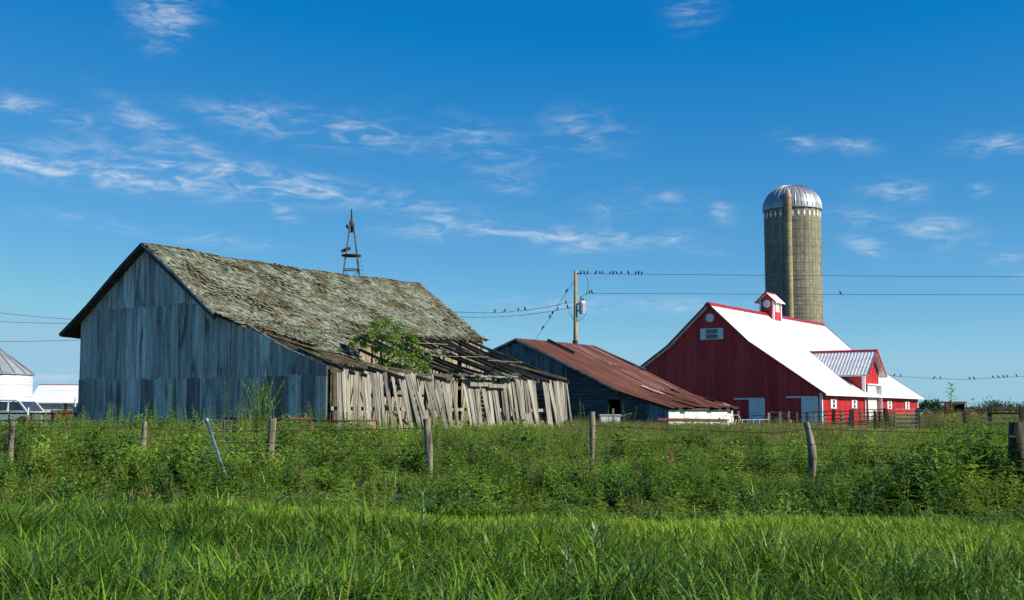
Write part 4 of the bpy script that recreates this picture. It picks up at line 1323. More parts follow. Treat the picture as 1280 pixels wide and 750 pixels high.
# ---------------------------------------------------------------- left: bin, white barn, truck, implement, gates
def build_grain_bin():
    c = P(-12, 500, 98); rad = (37 + 12) / 1586.5 * 98
    g = gzf(c.x, 98)
    t = empty('grain_bin', (c.x, 98, 0), 0, 'white ribbed grain bin with grey conical roof', 'grain bin')
    zt = zpx(467, 98); zr = zpx(436, 98) + .1
    zt2 = zt
    n = 5
    hgt = (zt - g + .2) / n
    for i in range(n):
        z0 = g - .2 + i * hgt
        prof = []
        for k in range(9): prof.append((rad + (.012 if k % 2 else -.006), z0 + hgt * k / 8 * .985))
        b = MB(); b.lathe([(rad - .02, z0)] + prof + [(rad - .02, z0 + hgt * .985)], 48); b.build('wall_ring', M_BIN, t, smooth=False)
    b = MB(); b.lathe([(rad - .03, g - .2), (rad - .03, zt)], 32); b.build('liner', M_JOINT, t)
    G = 20
    for k in range(G):
        t0, t1 = 2 * math.pi * k / G, 2 * math.pi * (k + 1) / G
        b = MB(); vs = []
        for r_, z in ((rad + .16, zt - .06), (.45, zr)):
            for a, d in ((t0, .07), (t0 + .02, 0), (t1 - .005, 0)): vs.append((r_ * math.cos(a), r_ * math.sin(a), z + d))
        for r_, z in ((rad + .16, zt - .10), (.45, zr - .05)):
            for a in (t0, t1 - .005): vs.append((r_ * math.cos(a), r_ * math.sin(a), z))
        b.add(vs, [(0, 1, 4, 3), (1, 2, 5, 4), (6, 8, 9, 7), (0, 6, 7, 2, 1)]); b.build('roof_panel', M_BINROOF, t)
    b = MB(); b.lathe([(.46, zr - .05), (.46, zr + .15), (.0, zr + .35)], 14); b.build('roof_cap', M_BINROOF, t)


def build_white_barn():
    c = P(158, 500, 134)
    ang = R(187)
    # low white building, ridge running left-right, seen past the corner of the grey barn
    t = empty('white_machine_shed', (XD(38, 134), 134, 0), R(10), 'low white machine shed with white metal roof beyond the grain bin', 'shed')
    g = -.2
    L, Wd = 24, 12
    ze, zr = 2.62, 4.55
    n = 26
    for i in range(n):
        x0, x1 = L * i / n, L * (i + 1) / n
        b = MB(); b.box((x0 + .004, 0, g), (x1 - .004, .03, ze)); b.bar(((x0 + x1) / 2, -.015, g), ((x0 + x1) / 2, -.015, ze - .05), .07, .03, up=(0, 1, 0)); b.build('wall_panel', M_SHEDWHITE, t)
    b = MB(); b.prism([(0, g), (Wd, g), (Wd, ze), (Wd / 2, zr - .1), (0, ze)], 0.01, .05); b.prism([(0, g), (Wd, g), (Wd, ze), (Wd / 2, zr - .1), (0, ze)], L - .05, L - .01); b.box((0, Wd - .04, g), (L, Wd, ze)); b.build('end_wall', M_SHEDWHITE, t)
    b = MB(); b.prism([(-.5, ze - .1), (Wd / 2, zr - .05), (Wd / 2, zr + .05), (-.5, ze)], -.3, L + .3); b.prism([(Wd / 2, zr - .05), (Wd + .5, ze - .1), (Wd + .5, ze), (Wd / 2, zr + .05)], -.3, L + .3); rf = b.build('roof', M_WHITE, t)
    b = MB(); b.box((-.32, Wd / 2 - .15, zr + .03), (L + .32, Wd / 2 + .15, zr + .10)); b.build('ridge_cap', M_REDTRIM, rf)
    b = MB(); b.box((3.4, -.06, g), (3.65, -.031, ze - .1)); b.build('door_gap', M_DARKSTEEL, t)


def build_truck():
    # old pickup seen from its left front; local x = 0 at the nose, body runs to -x, near side at y = 0
    D = 73.0
    nose = P(52, 520, D)
    g = gzf(nose.x, D)
    t = empty('pickup_truck', (nose.x, D, g), R(-13), 'old white pickup truck parked behind the dark red pipe gate', 'pickup truck')
    W = 1.8
    def pr(poly, y0, y1, name, m, parent=t, **k):
        b = MB(); b.prism(poly, y0, y1, axis='y'); return b.build(name, m, parent, **k)
    def arch(cx, r, z0, n=9): return [(cx + r * math.cos(a), z0 + r * math.sin(a)) for a in np.linspace(math.pi, 0, n)]
    side = [(-5.4, .58)] + arch(-4.5, .46, .58) + [(-3.4, .5), (-2.2, .5)] + arch(-1.2, .46, .58) + [(0, .58), (.02, 1.18), (-1.0, 1.30), (-3.2, 1.34), (-5.4, 1.34)]
    pr(side, 0, .05, 'near_side_panel', M_TRUCK); pr(side, W - .05, W, 'far_side_panel', M_TRUCK)
    b = MB(); b.prism([(-1.0, 1.24), (-.02, 1.12), (-.02, 1.18), (-1.0, 1.31)], .051, W - .051, axis='y'); b.build('hood', M_TRUCK, t)
    b = MB(); b.box((-5.35, .051, .6), (-3.3, W - .051, .7)); b.box((-3.3, .051, .5), (-1.0, W - .051, .6)); b.box((-3.3, .051, .7), (-3.22, W - .051, 1.34)); b.box((-5.4, .051, .62), (-5.33, W - .051, 1.33)); b.build('body', M_TRUCK, t)
    b = MB(); b.box((-.08, .051, .62), (.03, W - .051, 1.15)); gr = b.build('front_panel', M_TRUCKBLUE, t)
    for k in range(4):
        b = MB(); b.box((.031, .42, .74 + k * .09), (.05, W - .42, .78 + k * .09)); b.build('grille_bar', M_CHROME, gr)
    for yy in (.12, W - .36):
        b = MB(); b.box((.031, yy, .76), (.06, yy + .24, 1.0)); b.build('headlight', M_CHROME, t)
    b = MB(); b.box((.03, -.02, .42), (.2, W + .02, .60)); b.build('bumper', M_CHROME, t)
    b = MB()
    b.prism([(-3.05, 1.90), (-1.62, 1.88), (-1.72, 1.97), (-2.95, 1.98)], .1, W - .1, axis='y')
    for xa, xb in ((-3.2, -3.0), (-2.28, -2.26), (-1.02, -1.60)):
        for yy in (.06, W - .06): b.bar((xa, yy, 1.30), (xb, yy + (.06 if yy < 1 else -.06), 1.91), .08, .08, up=(0, 1, 0))
    b.build('cab', M_TRUCK, t)
    for poly in ([(-3.12, 1.34), (-2.34, 1.34), (-2.32, 1.87), (-2.96, 1.87)], [(-2.22, 1.34), (-1.12, 1.33), (-1.62, 1.86), (-2.2, 1.87)]):
        pr(poly, .10, .115, 'side_window', M_GLASS)
    b = MB(); b.bar((-1.04, W / 2, 1.32), (-1.60, W / 2, 1.88), W - .3, .02, up=(1, 0, .6)); b.build('windscreen', M_GLASS, t)
    b = MB(); b.bar((-3.19, W / 2, 1.36), (-3.0, W / 2, 1.88), W - .3, .02, up=(1, 0, 0)); b.build('rear_window', M_GLASS, t)
    for cx in (-1.2, -4.5):
        for yy in (.13, W - .13):
            b = MB(); b.lathe([(.16, -.12), (.34, -.12), (.39, -.08), (.39, .08), (.34, .12), (.16, .12)], 20, (cx, yy, .39), axis='y'); w = b.build('wheel', M_RUBBER, t)
            b = MB(); b.lathe([(0, -.10), (.2, -.125), (.23, -.05), (.23, .05), (.2, .125), (0, .10)], 16, (cx, yy, .39), axis='y'); b.build('rim', M_CHROME, w)


def build_implement():
    D = 66.0
    c = P(82, 520, D); g = gzf(c.x, D)
    t = empty('hay_implement', (c.x, D, g), R(12), 'old red hay implement with round hoops against the grey barn corner', 'farm implement')
    b = MB()
    for z in (.55, .95, 1.25): b.bar((-.75, 0, z), (.72, 0, z), .10, .10)
    for x in (-.7, 0, .68): b.bar((x, 0, .2), (x, 0, 1.3), .09, .09, up=(0, 1, 0))
    b.build('frame', M_MACHRED, t)
    b = MB(); b.lathe([(0, -.45), (.33, -.45), (.36, -.4), (.36, .4), (.33, .45), (0, .45)], 16, (0, .35, .95), axis='x'); b.build('drum', M_MACHRED, t)
    for x in (-.45, .15):
        b = MB(); b.tube([(x + .22 * math.cos(a), .1, 1.35 + .2 * math.sin(a)) for a in np.linspace(0, math.pi, 8)], .022, 5); b.build('guard_hoop', M_DARKSTEEL, t)
    for x in (-.75, .78):
        b = MB(); b.lathe([(.2, -.07), (.36, -.08), (.40, 0), (.36, .08), (.2, .07)], 18, (x, -.25, .40), axis='x'); w = b.build('wheel', M_RUBBER, t)
        b = MB(); b.lathe([(0, -.05), (.21, -.05), (.21, .05), (0, .05)], 14, (x, -.25, .40), axis='x'); b.build('rim', M_MACHRED, w)
    b = MB(); b.bar((-.65, -.5, .3), (-.1, -.1, .9), .07, .07); b.bar((.4, -.4, .35), (.1, 0, 1.0), .07, .07); b.tube([(-1.2, -.6, .4), (-.7, -.1, .5)], .05, 6); b.build('linkage', M_DARKSTEEL, t)
    b = MB(); b.tube([(.45, .0, 1.3), (.47, 0, 1.95)], .045, 8); b.build('exhaust', M_SHEDWHITE, t)


def pipe_gate(name, a, b_, zs, verts, mat_, label, r=.028, ends=True):
    a, b_ = Vector(a), Vector(b_)
    t = empty(name, (a.x, a.y, gzf(a.x, a.y)), math.atan2(b_.y - a.y, b_.x - a.x), label, 'gate')
    L = (Vector((b_.x, b_.y)) - Vector((a.x, a.y))).length
    for z in zs:
        bb = MB(); bb.tube([(0, 0, z), (L / 2, 0, z - .015), (L, 0, z)], r, 8); bb.build('rail', mat_, t, smooth=True)
    for v in verts:
        bb = MB(); bb.tube([(L * v, .0, -.1 if v in (0, 1) else zs[0]), (L * v, .0, max(zs))], r * 1.05, 8); bb.build('upright', mat_, t, smooth=True)
    return t


build_grain_bin()
build_white_barn()
build_truck()
build_implement()
ga, gb = P(-40, 520, 57), P(95, 520, 57)
g0 = gzf(ga.x, 57)
pipe_gate('pipe_gate', ga, gb, (.30, .55, .80, 1.12), (0.0, .38, .585, .785, 1.0), M_REDPIPE, 'dark red pipe gate beside the left corner of the grey barn', .04)
ga, gb = P(280, 520, 40), P(388, 520, 40)
pipe_gate('pipe_gate', ga, gb, (.25, .58, .95), (0.0, .5, 1.0), M_REDPIPE, 'rusty red pipe gate in the weeds before the sheet metal gable', .03)
ga, gb = P(390, 520, 40.2), P(473, 520, 40.6)
pipe_gate('pipe_gate', ga, gb, (.22, .56, .92), (0.0, .98), M_REDPIPE, 'rusty red pipe gate in the weeds before the leaning planks', .03)


def build_marker():
    D = 50
    a = P(31, 531, D); e = P(35.5, 509.5, D)
    t = empty('marker_stake', (a.x, D, gzf(a.x, D)), 0, 'leaning orange and white marker stake by the pipe gate', 'stake')
    a.z = gzf(a.x, D) - .1
    d = e - a
    o = Vector((a.x, D, gzf(a.x, D)))
    cuts = [(0, .62, M_ORANGE), (.62, .8, M_ORANGE), (.8, 1, M_WHITETRIM)]
    for c0, c1, m in cuts:
        b = MB(); b.tube([a + d * c0 - o, a + d * c1 - o], .035, 7); b.build('stake_band', m, t)


build_marker()

# ---------------------------------------------------------------- front fence
FPOSTS = [(16, 528, 27.5, .12, .02), (178, 527, 27.0, .125, -.10), (340, 523, 25.5, .15, .04), (535, 523, 23.2, .14, -.02), (740, 515, 26.0, .105, .03), (1010, 528, 21.6, .125, .05), (1270, 528, 20.0, .24, 0)]


def build_fence():
    fence = empty('wire_fence', (0, 24, gzf(0, 24)), 0, 'old wire fence on rough split wooden posts in the weeds', 'fence')
    o0 = fence.location.copy()
    rn = random.Random(12)
    tops = []
    for i, (x, ty, D, th, lean) in enumerate(FPOSTS):
        p = P(x, ty, D); g = gzf(p.x, D)
        b = MB()
        n = 8
        pts, rs = [], []
        hh = p.z - (g - .25)
        ph = rn.uniform(0, 6)
        for k in range(n):
            t_ = k / (n - 1)
            bend = .05 * math.sin(t_ * 3.3 + ph) if i in (1, 5) else .015 * math.sin(t_ * 3 + ph)
            if i == 5: bend = .10 * math.sin(t_ * math.pi) * 1.0 - .03 * t_
            pts.append((p.x - o0.x + bend - lean * (1 - t_), D - o0.y + .02 * math.sin(t_ * 4 + ph), g - .25 + hh * t_ - o0.z))
            rs.append(th * .5 * (1.12 - .18 * t_ + .07 * math.sin(t_ * 9 + ph)))
        b.tube(pts, rs, 16)
        # chew the tube into an uneven split post
        vs = []
        for v in b.v:
            nz_ = mnoise.noise(Vector((v[0] * 9, v[1] * 9, v[2] * 2.5 + i)))
            vs.append((v[0] + nz_ * .022, v[1] + nz_ * .015, v[2] + (.02 * nz_ if v[2] > p.z - o0.z - .02 else 0)))
        b.v = vs
        ob = b.build('fence_post', M_POST if i != 6 else M_DPOST, fence)
        if i == 6:
            ob['label'] = 'thick dark corner post'
            b = MB(); q = P(1306, 531, 19.6)
            b.tube([(q.x - o0.x, 19.6 - o0.y, gzf(q.x, 19.6) - .25 - o0.z), (q.x - o0.x, 19.6 - o0.y, q.z - o0.z)], [.17, .15], 9); b.build('fence_post', M_DPOST, fence)
        tops.append((p.x, D, p.z, g))
    # extra posts off both ends so that the wires end on something
    ends = [(-13.5, 28.2), ] 
    for (x, y) in ends:
        g = gzf(x, y); b = MB(); b.tube([(x - o0.x, y - o0.y, g - .2 - o0.z), (x - o0.x, y - o0.y, g + 1.2 - o0.z)], [.07, .06], 8); b.build('fence_post', M_POST, fence)
    chain = [(-13.5, 28.2, gzf(-13.5, 28.2) + 1.2, gzf(-13.5, 28.2))] + tops
    for h in (.98, .74, .50, .27):
        pts = []
        for a, c in zip(chain[:-1], chain[1:]):
            ha = min(h + rn.uniform(-.05, .05), a[2] - a[3] - .04); hc = min(h + rn.uniform(-.05, .05), c[2] - c[3] - .04)
            pa = Vector((a[0], a[1] - .07, a[3] + ha)) - o0; pc = Vector((c[0], c[1] - .07, c[3] + hc)) - o0
            sg = rn.uniform(.01, .05)
            for t_ in np.linspace(0, 1, 9)[:-1]:
                q = pa.lerp(pc, t_); q.z -= sg * 4 * t_ * (1 - t_); pts.append(q)
        pts.append(pc)
        b = MB(); b.tube(pts, .0045, 4)
        # barbs
        for p_, q_ in zip(pts[:-1], pts[1:]):
            for t_ in np.arange(.1, 1, .22):
                c_ = p_.lerp(q_, t_)
                b.tube([c_ + Vector((-.012, 0, .03)), c_ + Vector((.012, 0, -.03))], .003, 3)
        b.build('barbed_wire', M_WIRE, fence)
    # steel stake, leaning pipe, wire basket panel
    a, e = P(845, 600, 24.5), P(838.5, 563, 24.5)
    o = empty('steel_stake', (a.x, 24.5, gzf(a.x, 24.5)), 0, 'short rusty pink steel stake leaning in the weeds', 'stake')
    b = MB(); b.bar((0, 0, -.2), (e.x - a.x, 0, e.z - gzf(a.x, 24.5)), .075, .03, up=(0, 1, 0)); b.bar((0, .02, -.2), (e.x - a.x, .02, e.z - gzf(a.x, 24.5)), .02, .05, up=(0, 1, 0)); b.build('stake_bar', material('rusty_pink_steel', (.34, .15, .11), (.24, .10, .07), (9, 9, 3), .8, .1), o)
    b = MB(); b.box((-.045 + e.x - a.x, -.005, e.z - gzf(a.x, 24.5) - .12), (.045 + e.x - a.x, .03, e.z - gzf(a.x, 24.5) - .03)); b.build('stake_clip', M_WIRE, o)
    a, e = P(291, 590, 22.6), P(258, 524, 24.2)
    a.z = gzf(a.x, 22.6) - .05
    o = empty('leaning_pipe', tuple(a), 0, 'pale galvanised pipe leaning in the weeds by the wire panel', 'pipe')
    b = MB(); b.tube([(0, 0, -.1), tuple(e - a)], .028, 8); b.build('pipe_shaft', M_GALVPIPE, o, smooth=True)
    b = MB(); b.tube([tuple((e - a) * .965), tuple((e - a) * 1.005)], .038, 8); b.build('pipe_collar', M_GALVPIPE, o, smooth=True)
    c = P(255, 521, 24.6); g = gzf(c.x, 24.6)
    o = empty('stock_fencing', (c.x, 24.6, g), R(8), 'bent piece of square wire stock panel behind the leaning pipe', 'fencing')
    h = c.z - g
    for k in range(5):
        b = MB(); b.tube([(k * .13, 0, -.05), (k * .13, 0, h - .02 * k)], .004, 5); b.build('upright_wire', M_GALVPIPE, o)
    for k in range(6):
        b = MB(); b.tube([(-.02, 0, h * (k + .9) / 6 - .03), (.54, .03, h * (k + .9) / 6 - .05)], .004, 5); b.build('cross_wire', M_GALVPIPE, o)


build_fence()

# ---------------------------------------------------------------- corral before the red barn
def build_corral():
    D = 79.0
    cor = empty('corral', (XD(1065, D), D, gzf(XD(1065, D), D)), 0, 'corral of dark wooden posts and pipe rails before the red barn', 'fence')
    o0 = cor.location.copy()
    rn = random.Random(21)
    posts = [(908.5, 514, 84, .09, M_DPOST), (923, 514, 84, .11, M_WOOD_IN), (961, 516, 86, .16, M_WOOD_IN), (975, 514, 86, .15, M_WOOD_IN), (986, 514, 86, .15, M_WOOD_IN), (996, 515, 86, .12, M_POST), (1008.5, 515, 84, .16, M_DPOST), (1019.5, 515, 82, .16, M_POST),
             (1030.4, 513, 81, .15, M_POST), (1042, 512, 80, .19, M_DPOST), (1052.3, 512, 79.5, .20, M_POST), (1064.5, 512, 76, .27, M_DPOST), (1076, 512, 80, .17, M_POST), (1084.5, 514, 80, .15, M_DPOST), (1093.2, 513, 80, .14, M_DPOST), (1099.3, 514, 80, .12, M_DPOST),
             (1106.5, 511, 75.5, .24, M_DPOST), (1118.6, 514, 75, .08, M_POST), (1147, 510, 76, .24, M_DPOST), (1205, 514, 82, .2, M_DPOST), (1237, 508, 80, .24, M_DPOST), (1276, 509, 78, .24, M_DPOST), (1320, 509, 78, .22, M_DPOST)]
    pos = []
    for i, (x, ty, d, w, m) in enumerate(posts):
        p = P(x, ty, d); g = gzf(p.x, d)
        b = MB()
        ln_ = .22 if abs(x - 1106.5) < .1 else rn.uniform(-.05, .05)
        b.bar((p.x + ln_ - o0.x, d - o0.y, g - .2 - o0.z), (p.x - o0.x, d - o0.y, p.z - o0.z), w, w * .9, up=(0, 1, 0), w2=w * .9)
        o = b.build('post', m, cor)
        pos.append((p.x, d, g, p.z))
    # rails between neighbouring posts
    def rail(i, j, hs, r, m, name='rail'):
        for h in hs:
            a, c = pos[i], pos[j]
            b = MB(); b.tube([Vector((a[0], a[1] - .05, a[2] + h)) - o0, Vector((c[0], c[1] - .05, c[2] + h + rn.uniform(-.03, .03))) - o0], r, 6); b.build(name, m, cor)
    for i, j in ((8, 9), (9, 10), (10, 11)): rail(i, j, (.35, .62, .9, 1.15, 1.38), .028, M_WIRE)
    for i, j in ((11, 12), (12, 13), (13, 14), (14, 15), (15, 16)): rail(i, j, (.3, .55, .8, 1.05, 1.3, 1.5), .03, M_DARKSTEEL)
    for i, j in ((2, 3), (3, 4), (4, 5), (5, 6), (6, 7), (7, 8)): rail(i, j, (.7, 1.05, 1.35), .022, M_DARKSTEEL)
    for i, j in ((16, 17), (17, 18)): rail(i, j, (.25, .5, .75, 1.0, 1.22, 1.45), .011, M_GALVPIPE, 'wire')
    for i, j in ((18, 19), (19, 20), (20, 21), (21, 22)): rail(i, j, (.3, .6, .95), .018, M_DARKSTEEL, 'wire')
    rail(20, 21, (1.25,), .06, M_DARKSTEEL); rail(21, 22, (1.25,), .06, M_DARKSTEEL)
    rail(0, 1, (.6, 1.0), .018, M_DARKSTEEL)
    for i, j in ((16, 18),):
        a, c = pos[i], pos[j]
        for t in np.linspace(.08, .94, 9):
            x = a[0] + (c[0] - a[0]) * t
            b = MB(); b.tube([Vector((x, 75.6, -.05)) - o0, Vector((x, 75.6, 1.5)) - o0], .011, 5); b.build('wire_upright', M_GALVPIPE, cor)
    for x0, x1 in ((1210, 1236), (1240, 1275)):
        for t in np.linspace(0, 1, 9):
            x = XD(x0 + (x1 - x0) * t, 79); b = MB(); b.tube([Vector((x, 79, -.05)) - o0, Vector((x, 79, 1.15)) - o0], .013, 5); b.build('wire_upright', M_GALVPIPE, cor)
    # bunk feeder / rack lying low in front
    a = P(1030, 540, 74)
    o = empty('feed_rack', (XD(1058, 73), 73, gzf(XD(1058, 73), 73)), R(3), 'low dark feed rack with white feet in front of the corral', 'feed rack')
    L = XD(1125, 73) - XD(1058, 73)
    for z in (.55, .68):
        b = MB(); b.bar((0, 0, z), (L * .82, 0, z - .02), .12, .08); b.build('rack_beam', M_DPOST, o)
    for k in range(6):
        b = MB(); x = L * k / 5.2; b.box((x, -.1, -.1), (x + .34, .2, .30)); b.box((x + .04, -.104, .02), (x + .30, -.101, .2)); b.build('rack_foot', M_SHEDWHITE if k != 4 else M_DPOST, o)
    o = empty('timber_trough', (XD(1123, 86), 86, gzf(XD(1123, 86), 86)), R(2), 'long black timber trough lying before the right end of the red barn', 'trough')
    for yy in (0, .5):
        b = MB(); b.box((0, yy, .05), (3.4, yy + .06, .42)); b.build('trough_side', M_DPOST, o)
    b = MB(); b.box((.02, .061, .06), (3.38, .499, .12)); b.build('trough_floor', M_DPOST, o)
    for xx in (0.0, 3.34):
        b = MB(); b.box((xx, .061, .12), (xx + .06, .499, .4)); b.build('trough_end', M_DPOST, o)
    # green wire crate
    o = empty('green_crate', (XD(1040, 83), 83, gzf(XD(1040, 83), 83)), R(5), 'green slatted livestock crate behind the corral posts', 'crate')
    for k in range(5):
        b = MB(); b.box((0, 0, .12 + k * .19), (1.15, .04, .22 + k * .19)); b.build('slat', M_GREENM, o)
    for xx in (0, .55, 1.08):
        b = MB(); b.box((xx, .042, -.05), (xx + .07, .1, 1.05)); b.build('crate_post', M_GREENM, o)
    # pile of gear by the first door: grey rake wheels, orange drum
    o = empty('rusty_orange_drum', (XD(984, 90), 90, gzf(XD(984, 90), 90)), 0, 'small rusty orange drum standing inside the corral', 'drum')
    b = MB(); b.lathe([(0, -.05), (.28, -.05), (.29, .28), (.30, .30), (.29, .32), (.29, .58), (.30, .6), (.29, .62), (.28, .86), (0, .86)], 18); b.build('drum_body', M_ORANGE, o)
    b = MB(); b.lathe([(.24, .861), (.29, .862), (.29, .90), (.25, .90)], 18); b.build('drum_rim', M_DARKSTEEL, o)
    o = empty('hay_rake', (XD(967, 90), 90, gzf(XD(967, 90), 90)), R(20), 'dark old hay rake with a spoked wheel inside the corral', 'hay rake')
    for xx, rr in ((0, .62), (.75, .55)):
        b = MB(); b.tube([(xx + rr * math.cos(a), 0, rr + .2 + rr * math.sin(a)) for a in np.linspace(0, 2 * math.pi, 20)], .03, 5, cap=False)
        for a in np.linspace(0, 2 * math.pi, 9)[:-1]: b.tube([(xx, 0, rr + .2), (xx + rr * math.cos(a), 0, rr + .2 + rr * math.sin(a))], .014, 4)
        b.build('spoked_wheel', M_DARKSTEEL, o)
    b = MB(); b.bar((-.4, .2, .6), (1.2, .2, .75), .1, .1); b.bar((.2, -.1, .75), (.2, .5, .75), .08, .08); b.box((.2, .25, .3), (.9, .5, 1.0)); b.build('rake_frame', M_DARKSTEEL, o)
    # pale gate rack between shed and barn
    o = empty('gate_rack', (XD(926, 82), 82, gzf(XD(926, 82), 82)), R(2), 'pale pipe rack and gate leaning between the shed and the red barn', 'gate')
    L = XD(961, 82) - XD(926, 82)
    for z in (.42, .85):
        b = MB(); b.tube([(0, 0, z), (L, 0, z + .02)], .035, 6); b.build('rail', M_SHEDWHITE, o)
    for t in (0, .2, .4, .62, .82, 1):
        b = MB(); b.tube([(L * t, 0, -.05), (L * t + .1, 0, .9)], .03, 6); b.build('upright', M_SHEDWHITE if t < .7 else M_DARKSTEEL, o)
    b = MB(); b.tube([(.7, .1, 1.15), (L - .2, .1, 1.15)], .035, 6); b.tube([(.75, .1, -.05), (.75, .1, 1.15)], .035, 6); b.tube([(L - .25, .1, -.05), (L - .25, .1, 1.15)], .035, 6); b.build('dark_gate', M_DARKSTEEL, o)
    for xx in (-.9, -.35):
        b = MB(); b.tube([(xx + .28 * math.cos(a), -.2, .9 + .28 * math.sin(a)) for a in np.linspace(0, 2 * math.pi, 14)], .022, 5, cap=False); b.tube([(xx - .2, -.2, -.05), (xx, -.2, .9)], .03, 5); b.build('wheel_hoop', M_SHEDWHITE, o)
    # white junk by the shed opening
    o = empty('white_tub', (XD(752, 66), 66, gzf(XD(752, 66), 66)), R(6), 'white weathered tub and boards dumped before the shed opening', 'tub')
    b = MB(); b.prism([(0, .3), (.95, .3), (1.0, .95), (-.05, .95)], 0, .5, axis='y'); b.build('tub_body', M_SHEDWHITE, o)
    b = MB(); b.box((-.09, -.04, .95), (1.04, .54, 1.0)); b.build('tub_rim', M_SHEDWHITE, o)
    for xx in (.1, .75):
        b = MB(); b.box((xx, .1, -.1), (xx + .1, .4, .3)); b.build('tub_leg', M_WOOD, o)
    o = empty('pale_stub_post', (XD(766, 65), 65, gzf(XD(766, 65), 65)), 0, 'pale short post standing at the shed opening', 'post')
    b = MB(); b.bar((0, 0, -.2), (.02, 0, 1.28), .10, .09, up=(0, 1, 0)); b.build('post_shaft', M_WOOD, o)
    b = MB(); b.bar((0, .1, .75), (1.0, .2, 1.05), .12, .03); b.build('brace_board', M_WOOD, o)


build_corral()


# ---------------------------------------------------------------- right background: tractor, wagon
def build_tractor():
    D = 112
    c = P(1197, 520, D); g = gzf(c.x, D)
    t = empty('red_tractor', (c.x, D, g), R(-70), 'red tractor with dark cab parked beyond the corral', 'tractor')
    b = MB(); b.box((.2, -.35, .75), (1.9, .35, 1.45)); b.prism([(1.9, .8), (2.1, .85), (2.1, 1.35), (1.9, 1.45)], -.33, .33, axis='y'); b.build('hood', M_MACHRED, t)
    b = MB()
    for x, y in ((-.9, -.6), (.2, -.6), (.2, .6), (-.9, .6)): b.bar((x, y, 1.1), (x, y, 2.25), .08, .08, up=(0, 1, 0))
    b.box((-1.05, -.75, 2.25), (.35, .75, 2.4)); b.build('cab_frame', M_DARKSTEEL, t)
    b = MB(); b.box((-.88, -.59, 1.2), (.18, -.57, 2.24)); b.box((-.88, .57, 1.2), (.18, .59, 2.24)); b.box((-.92, -.55, 1.2), (-.9, .55, 2.24)); b.build('cab_window', M_GLASS, t)
    b = MB(); b.box((-1.0, -.6, .7), (.2, .6, 1.15)); b.build('chassis', M_MACHRED, t)
    for x, r_ in ((-.55, .78), (1.6, .48)):
        for y in (-.85, .85):
            b = MB(); b.lathe([(r_ * .5, -.2), (r_ * .95, -.2), (r_, -.1), (r_, .1), (r_ * .95, .2), (r_ * .5, .2)], 20, (x, y, r_), axis='y'); w = b.build('wheel', M_RUBBER, t)
            b = MB(); b.lathe([(0, -.12), (r_ * .52, -.14), (r_ * .52, .14), (0, .12)], 14, (x, y, r_), axis='y'); b.build('rim', M_MACHRED, w)
    b = MB(); b.tube([(1.2, 0, 1.4), (1.2, 0, 2.2)], .04, 6); b.build('exhaust', M_DARKSTEEL, t)
    D = 118
    c = P(1218, 520, D); g = gzf(c.x, D)
    t = empty('hay_wagon', (c.x, D, g), R(4), 'dark flat hay wagon parked before the trees at the field edge', 'wagon')
    L = XD(1275, D) - XD(1218, D)
    b = MB(); b.box((0, 0, 1.75), (L, 2.2, 1.95)); b.build('roof_bed', M_DARKSTEEL, t)
    b = MB(); b.box((0, 0, .8), (L, 2.2, .95)); b.build('deck', M_DPOST, t)
    for xx in (0, L * .33, L * .66, L - .1):
        b = MB(); b.box((xx, 0, .95), (xx + .1, .1, 1.75)); b.build('stake', M_DPOST, t)
    for xx in (.8, L - 1):
        for yy in (.2, 2.0):
            b = MB(); b.lathe([(0, -.1), (.42, -.1), (.42, .1), (0, .1)], 16, (xx, yy, .40), axis='y'); b.build('wheel', M_RUBBER, t)


build_tractor()

# ---------------------------------------------------------------- vegetation
LIB = {}


def lib(name, meshes):
    c = bpy.data.collections.new(name)
    for i, me in enumerate(meshes):
        o = bpy.data.objects.new('%s_%02d' % (name, i), me); c.objects.link(o)
    LIB[name] = c
    return c


def np_mesh(name, V, Fc, mats, midx=None):
    me = bpy.data.meshes.new(name)
    me.from_pydata(V, [], Fc)
    for m in mats: me.materials.append(m)
    if midx: me.polygons.foreach_set('material_index', midx)
    me.update()
    return me


def blade(V, Fc, base, az, L, w, lean, droop, segs=4, twist=0.0):
    b0 = len(V)
    dx, dy = math.cos(az), math.sin(az)
    wx, wy = -math.sin(az + twist), math.cos(az + twist)
    for i in range(segs + 1):
        t = i / segs
        out = L * (lean * t + droop * t * t)
        z = L * (t * math.sqrt(max(0.05, 1 - lean * lean)) - droop * .85 * t ** 2.4)
        ww = w * (1 - t) ** .6 * (.75 + .5 * min(t * 4, 1)) * .5
        px_, py_ = base[0] + dx * out, base[1] + dy * out
        if i == segs:
            V.append((px_, py_, z))
        else:
            V.append((px_ - wx * ww, py_ - wy * ww, z)); V.append((px_ + wx * ww, py_ + wy * ww, z))
    for i in range(segs - 1):
        a = b0 + 2 * i; Fc.append((a, a + 1, a + 3, a + 2))
    a = b0 + 2 * (segs - 1); Fc.append((a, a + 1, a + 2))


def grass_tuft(seed, n, rad, Lr, wr, lean_mean, mat_, droop=(.05, .55), segs=4):
    rn = random.Random(seed)
    V, Fc = [], []
    main = rn.uniform(0, 6.28)
    for _ in range(n):
        a = rn.uniform(0, 6.28); r_ = rad * math.sqrt(rn.random())
        az = rn.gauss(0, 1.3)            # clumps comb over in the instance's own +x direction
        L = rn.uniform(*Lr)
        blade(V, Fc, (r_ * math.cos(a), r_ * math.sin(a)), az, L, rn.uniform(*wr), min(.75, abs(rn.gauss(lean_mean, .16))), rn.uniform(*droop), segs, rn.uniform(-.9, .9))
    return np_mesh('grass_tuft', V, Fc, [mat_])


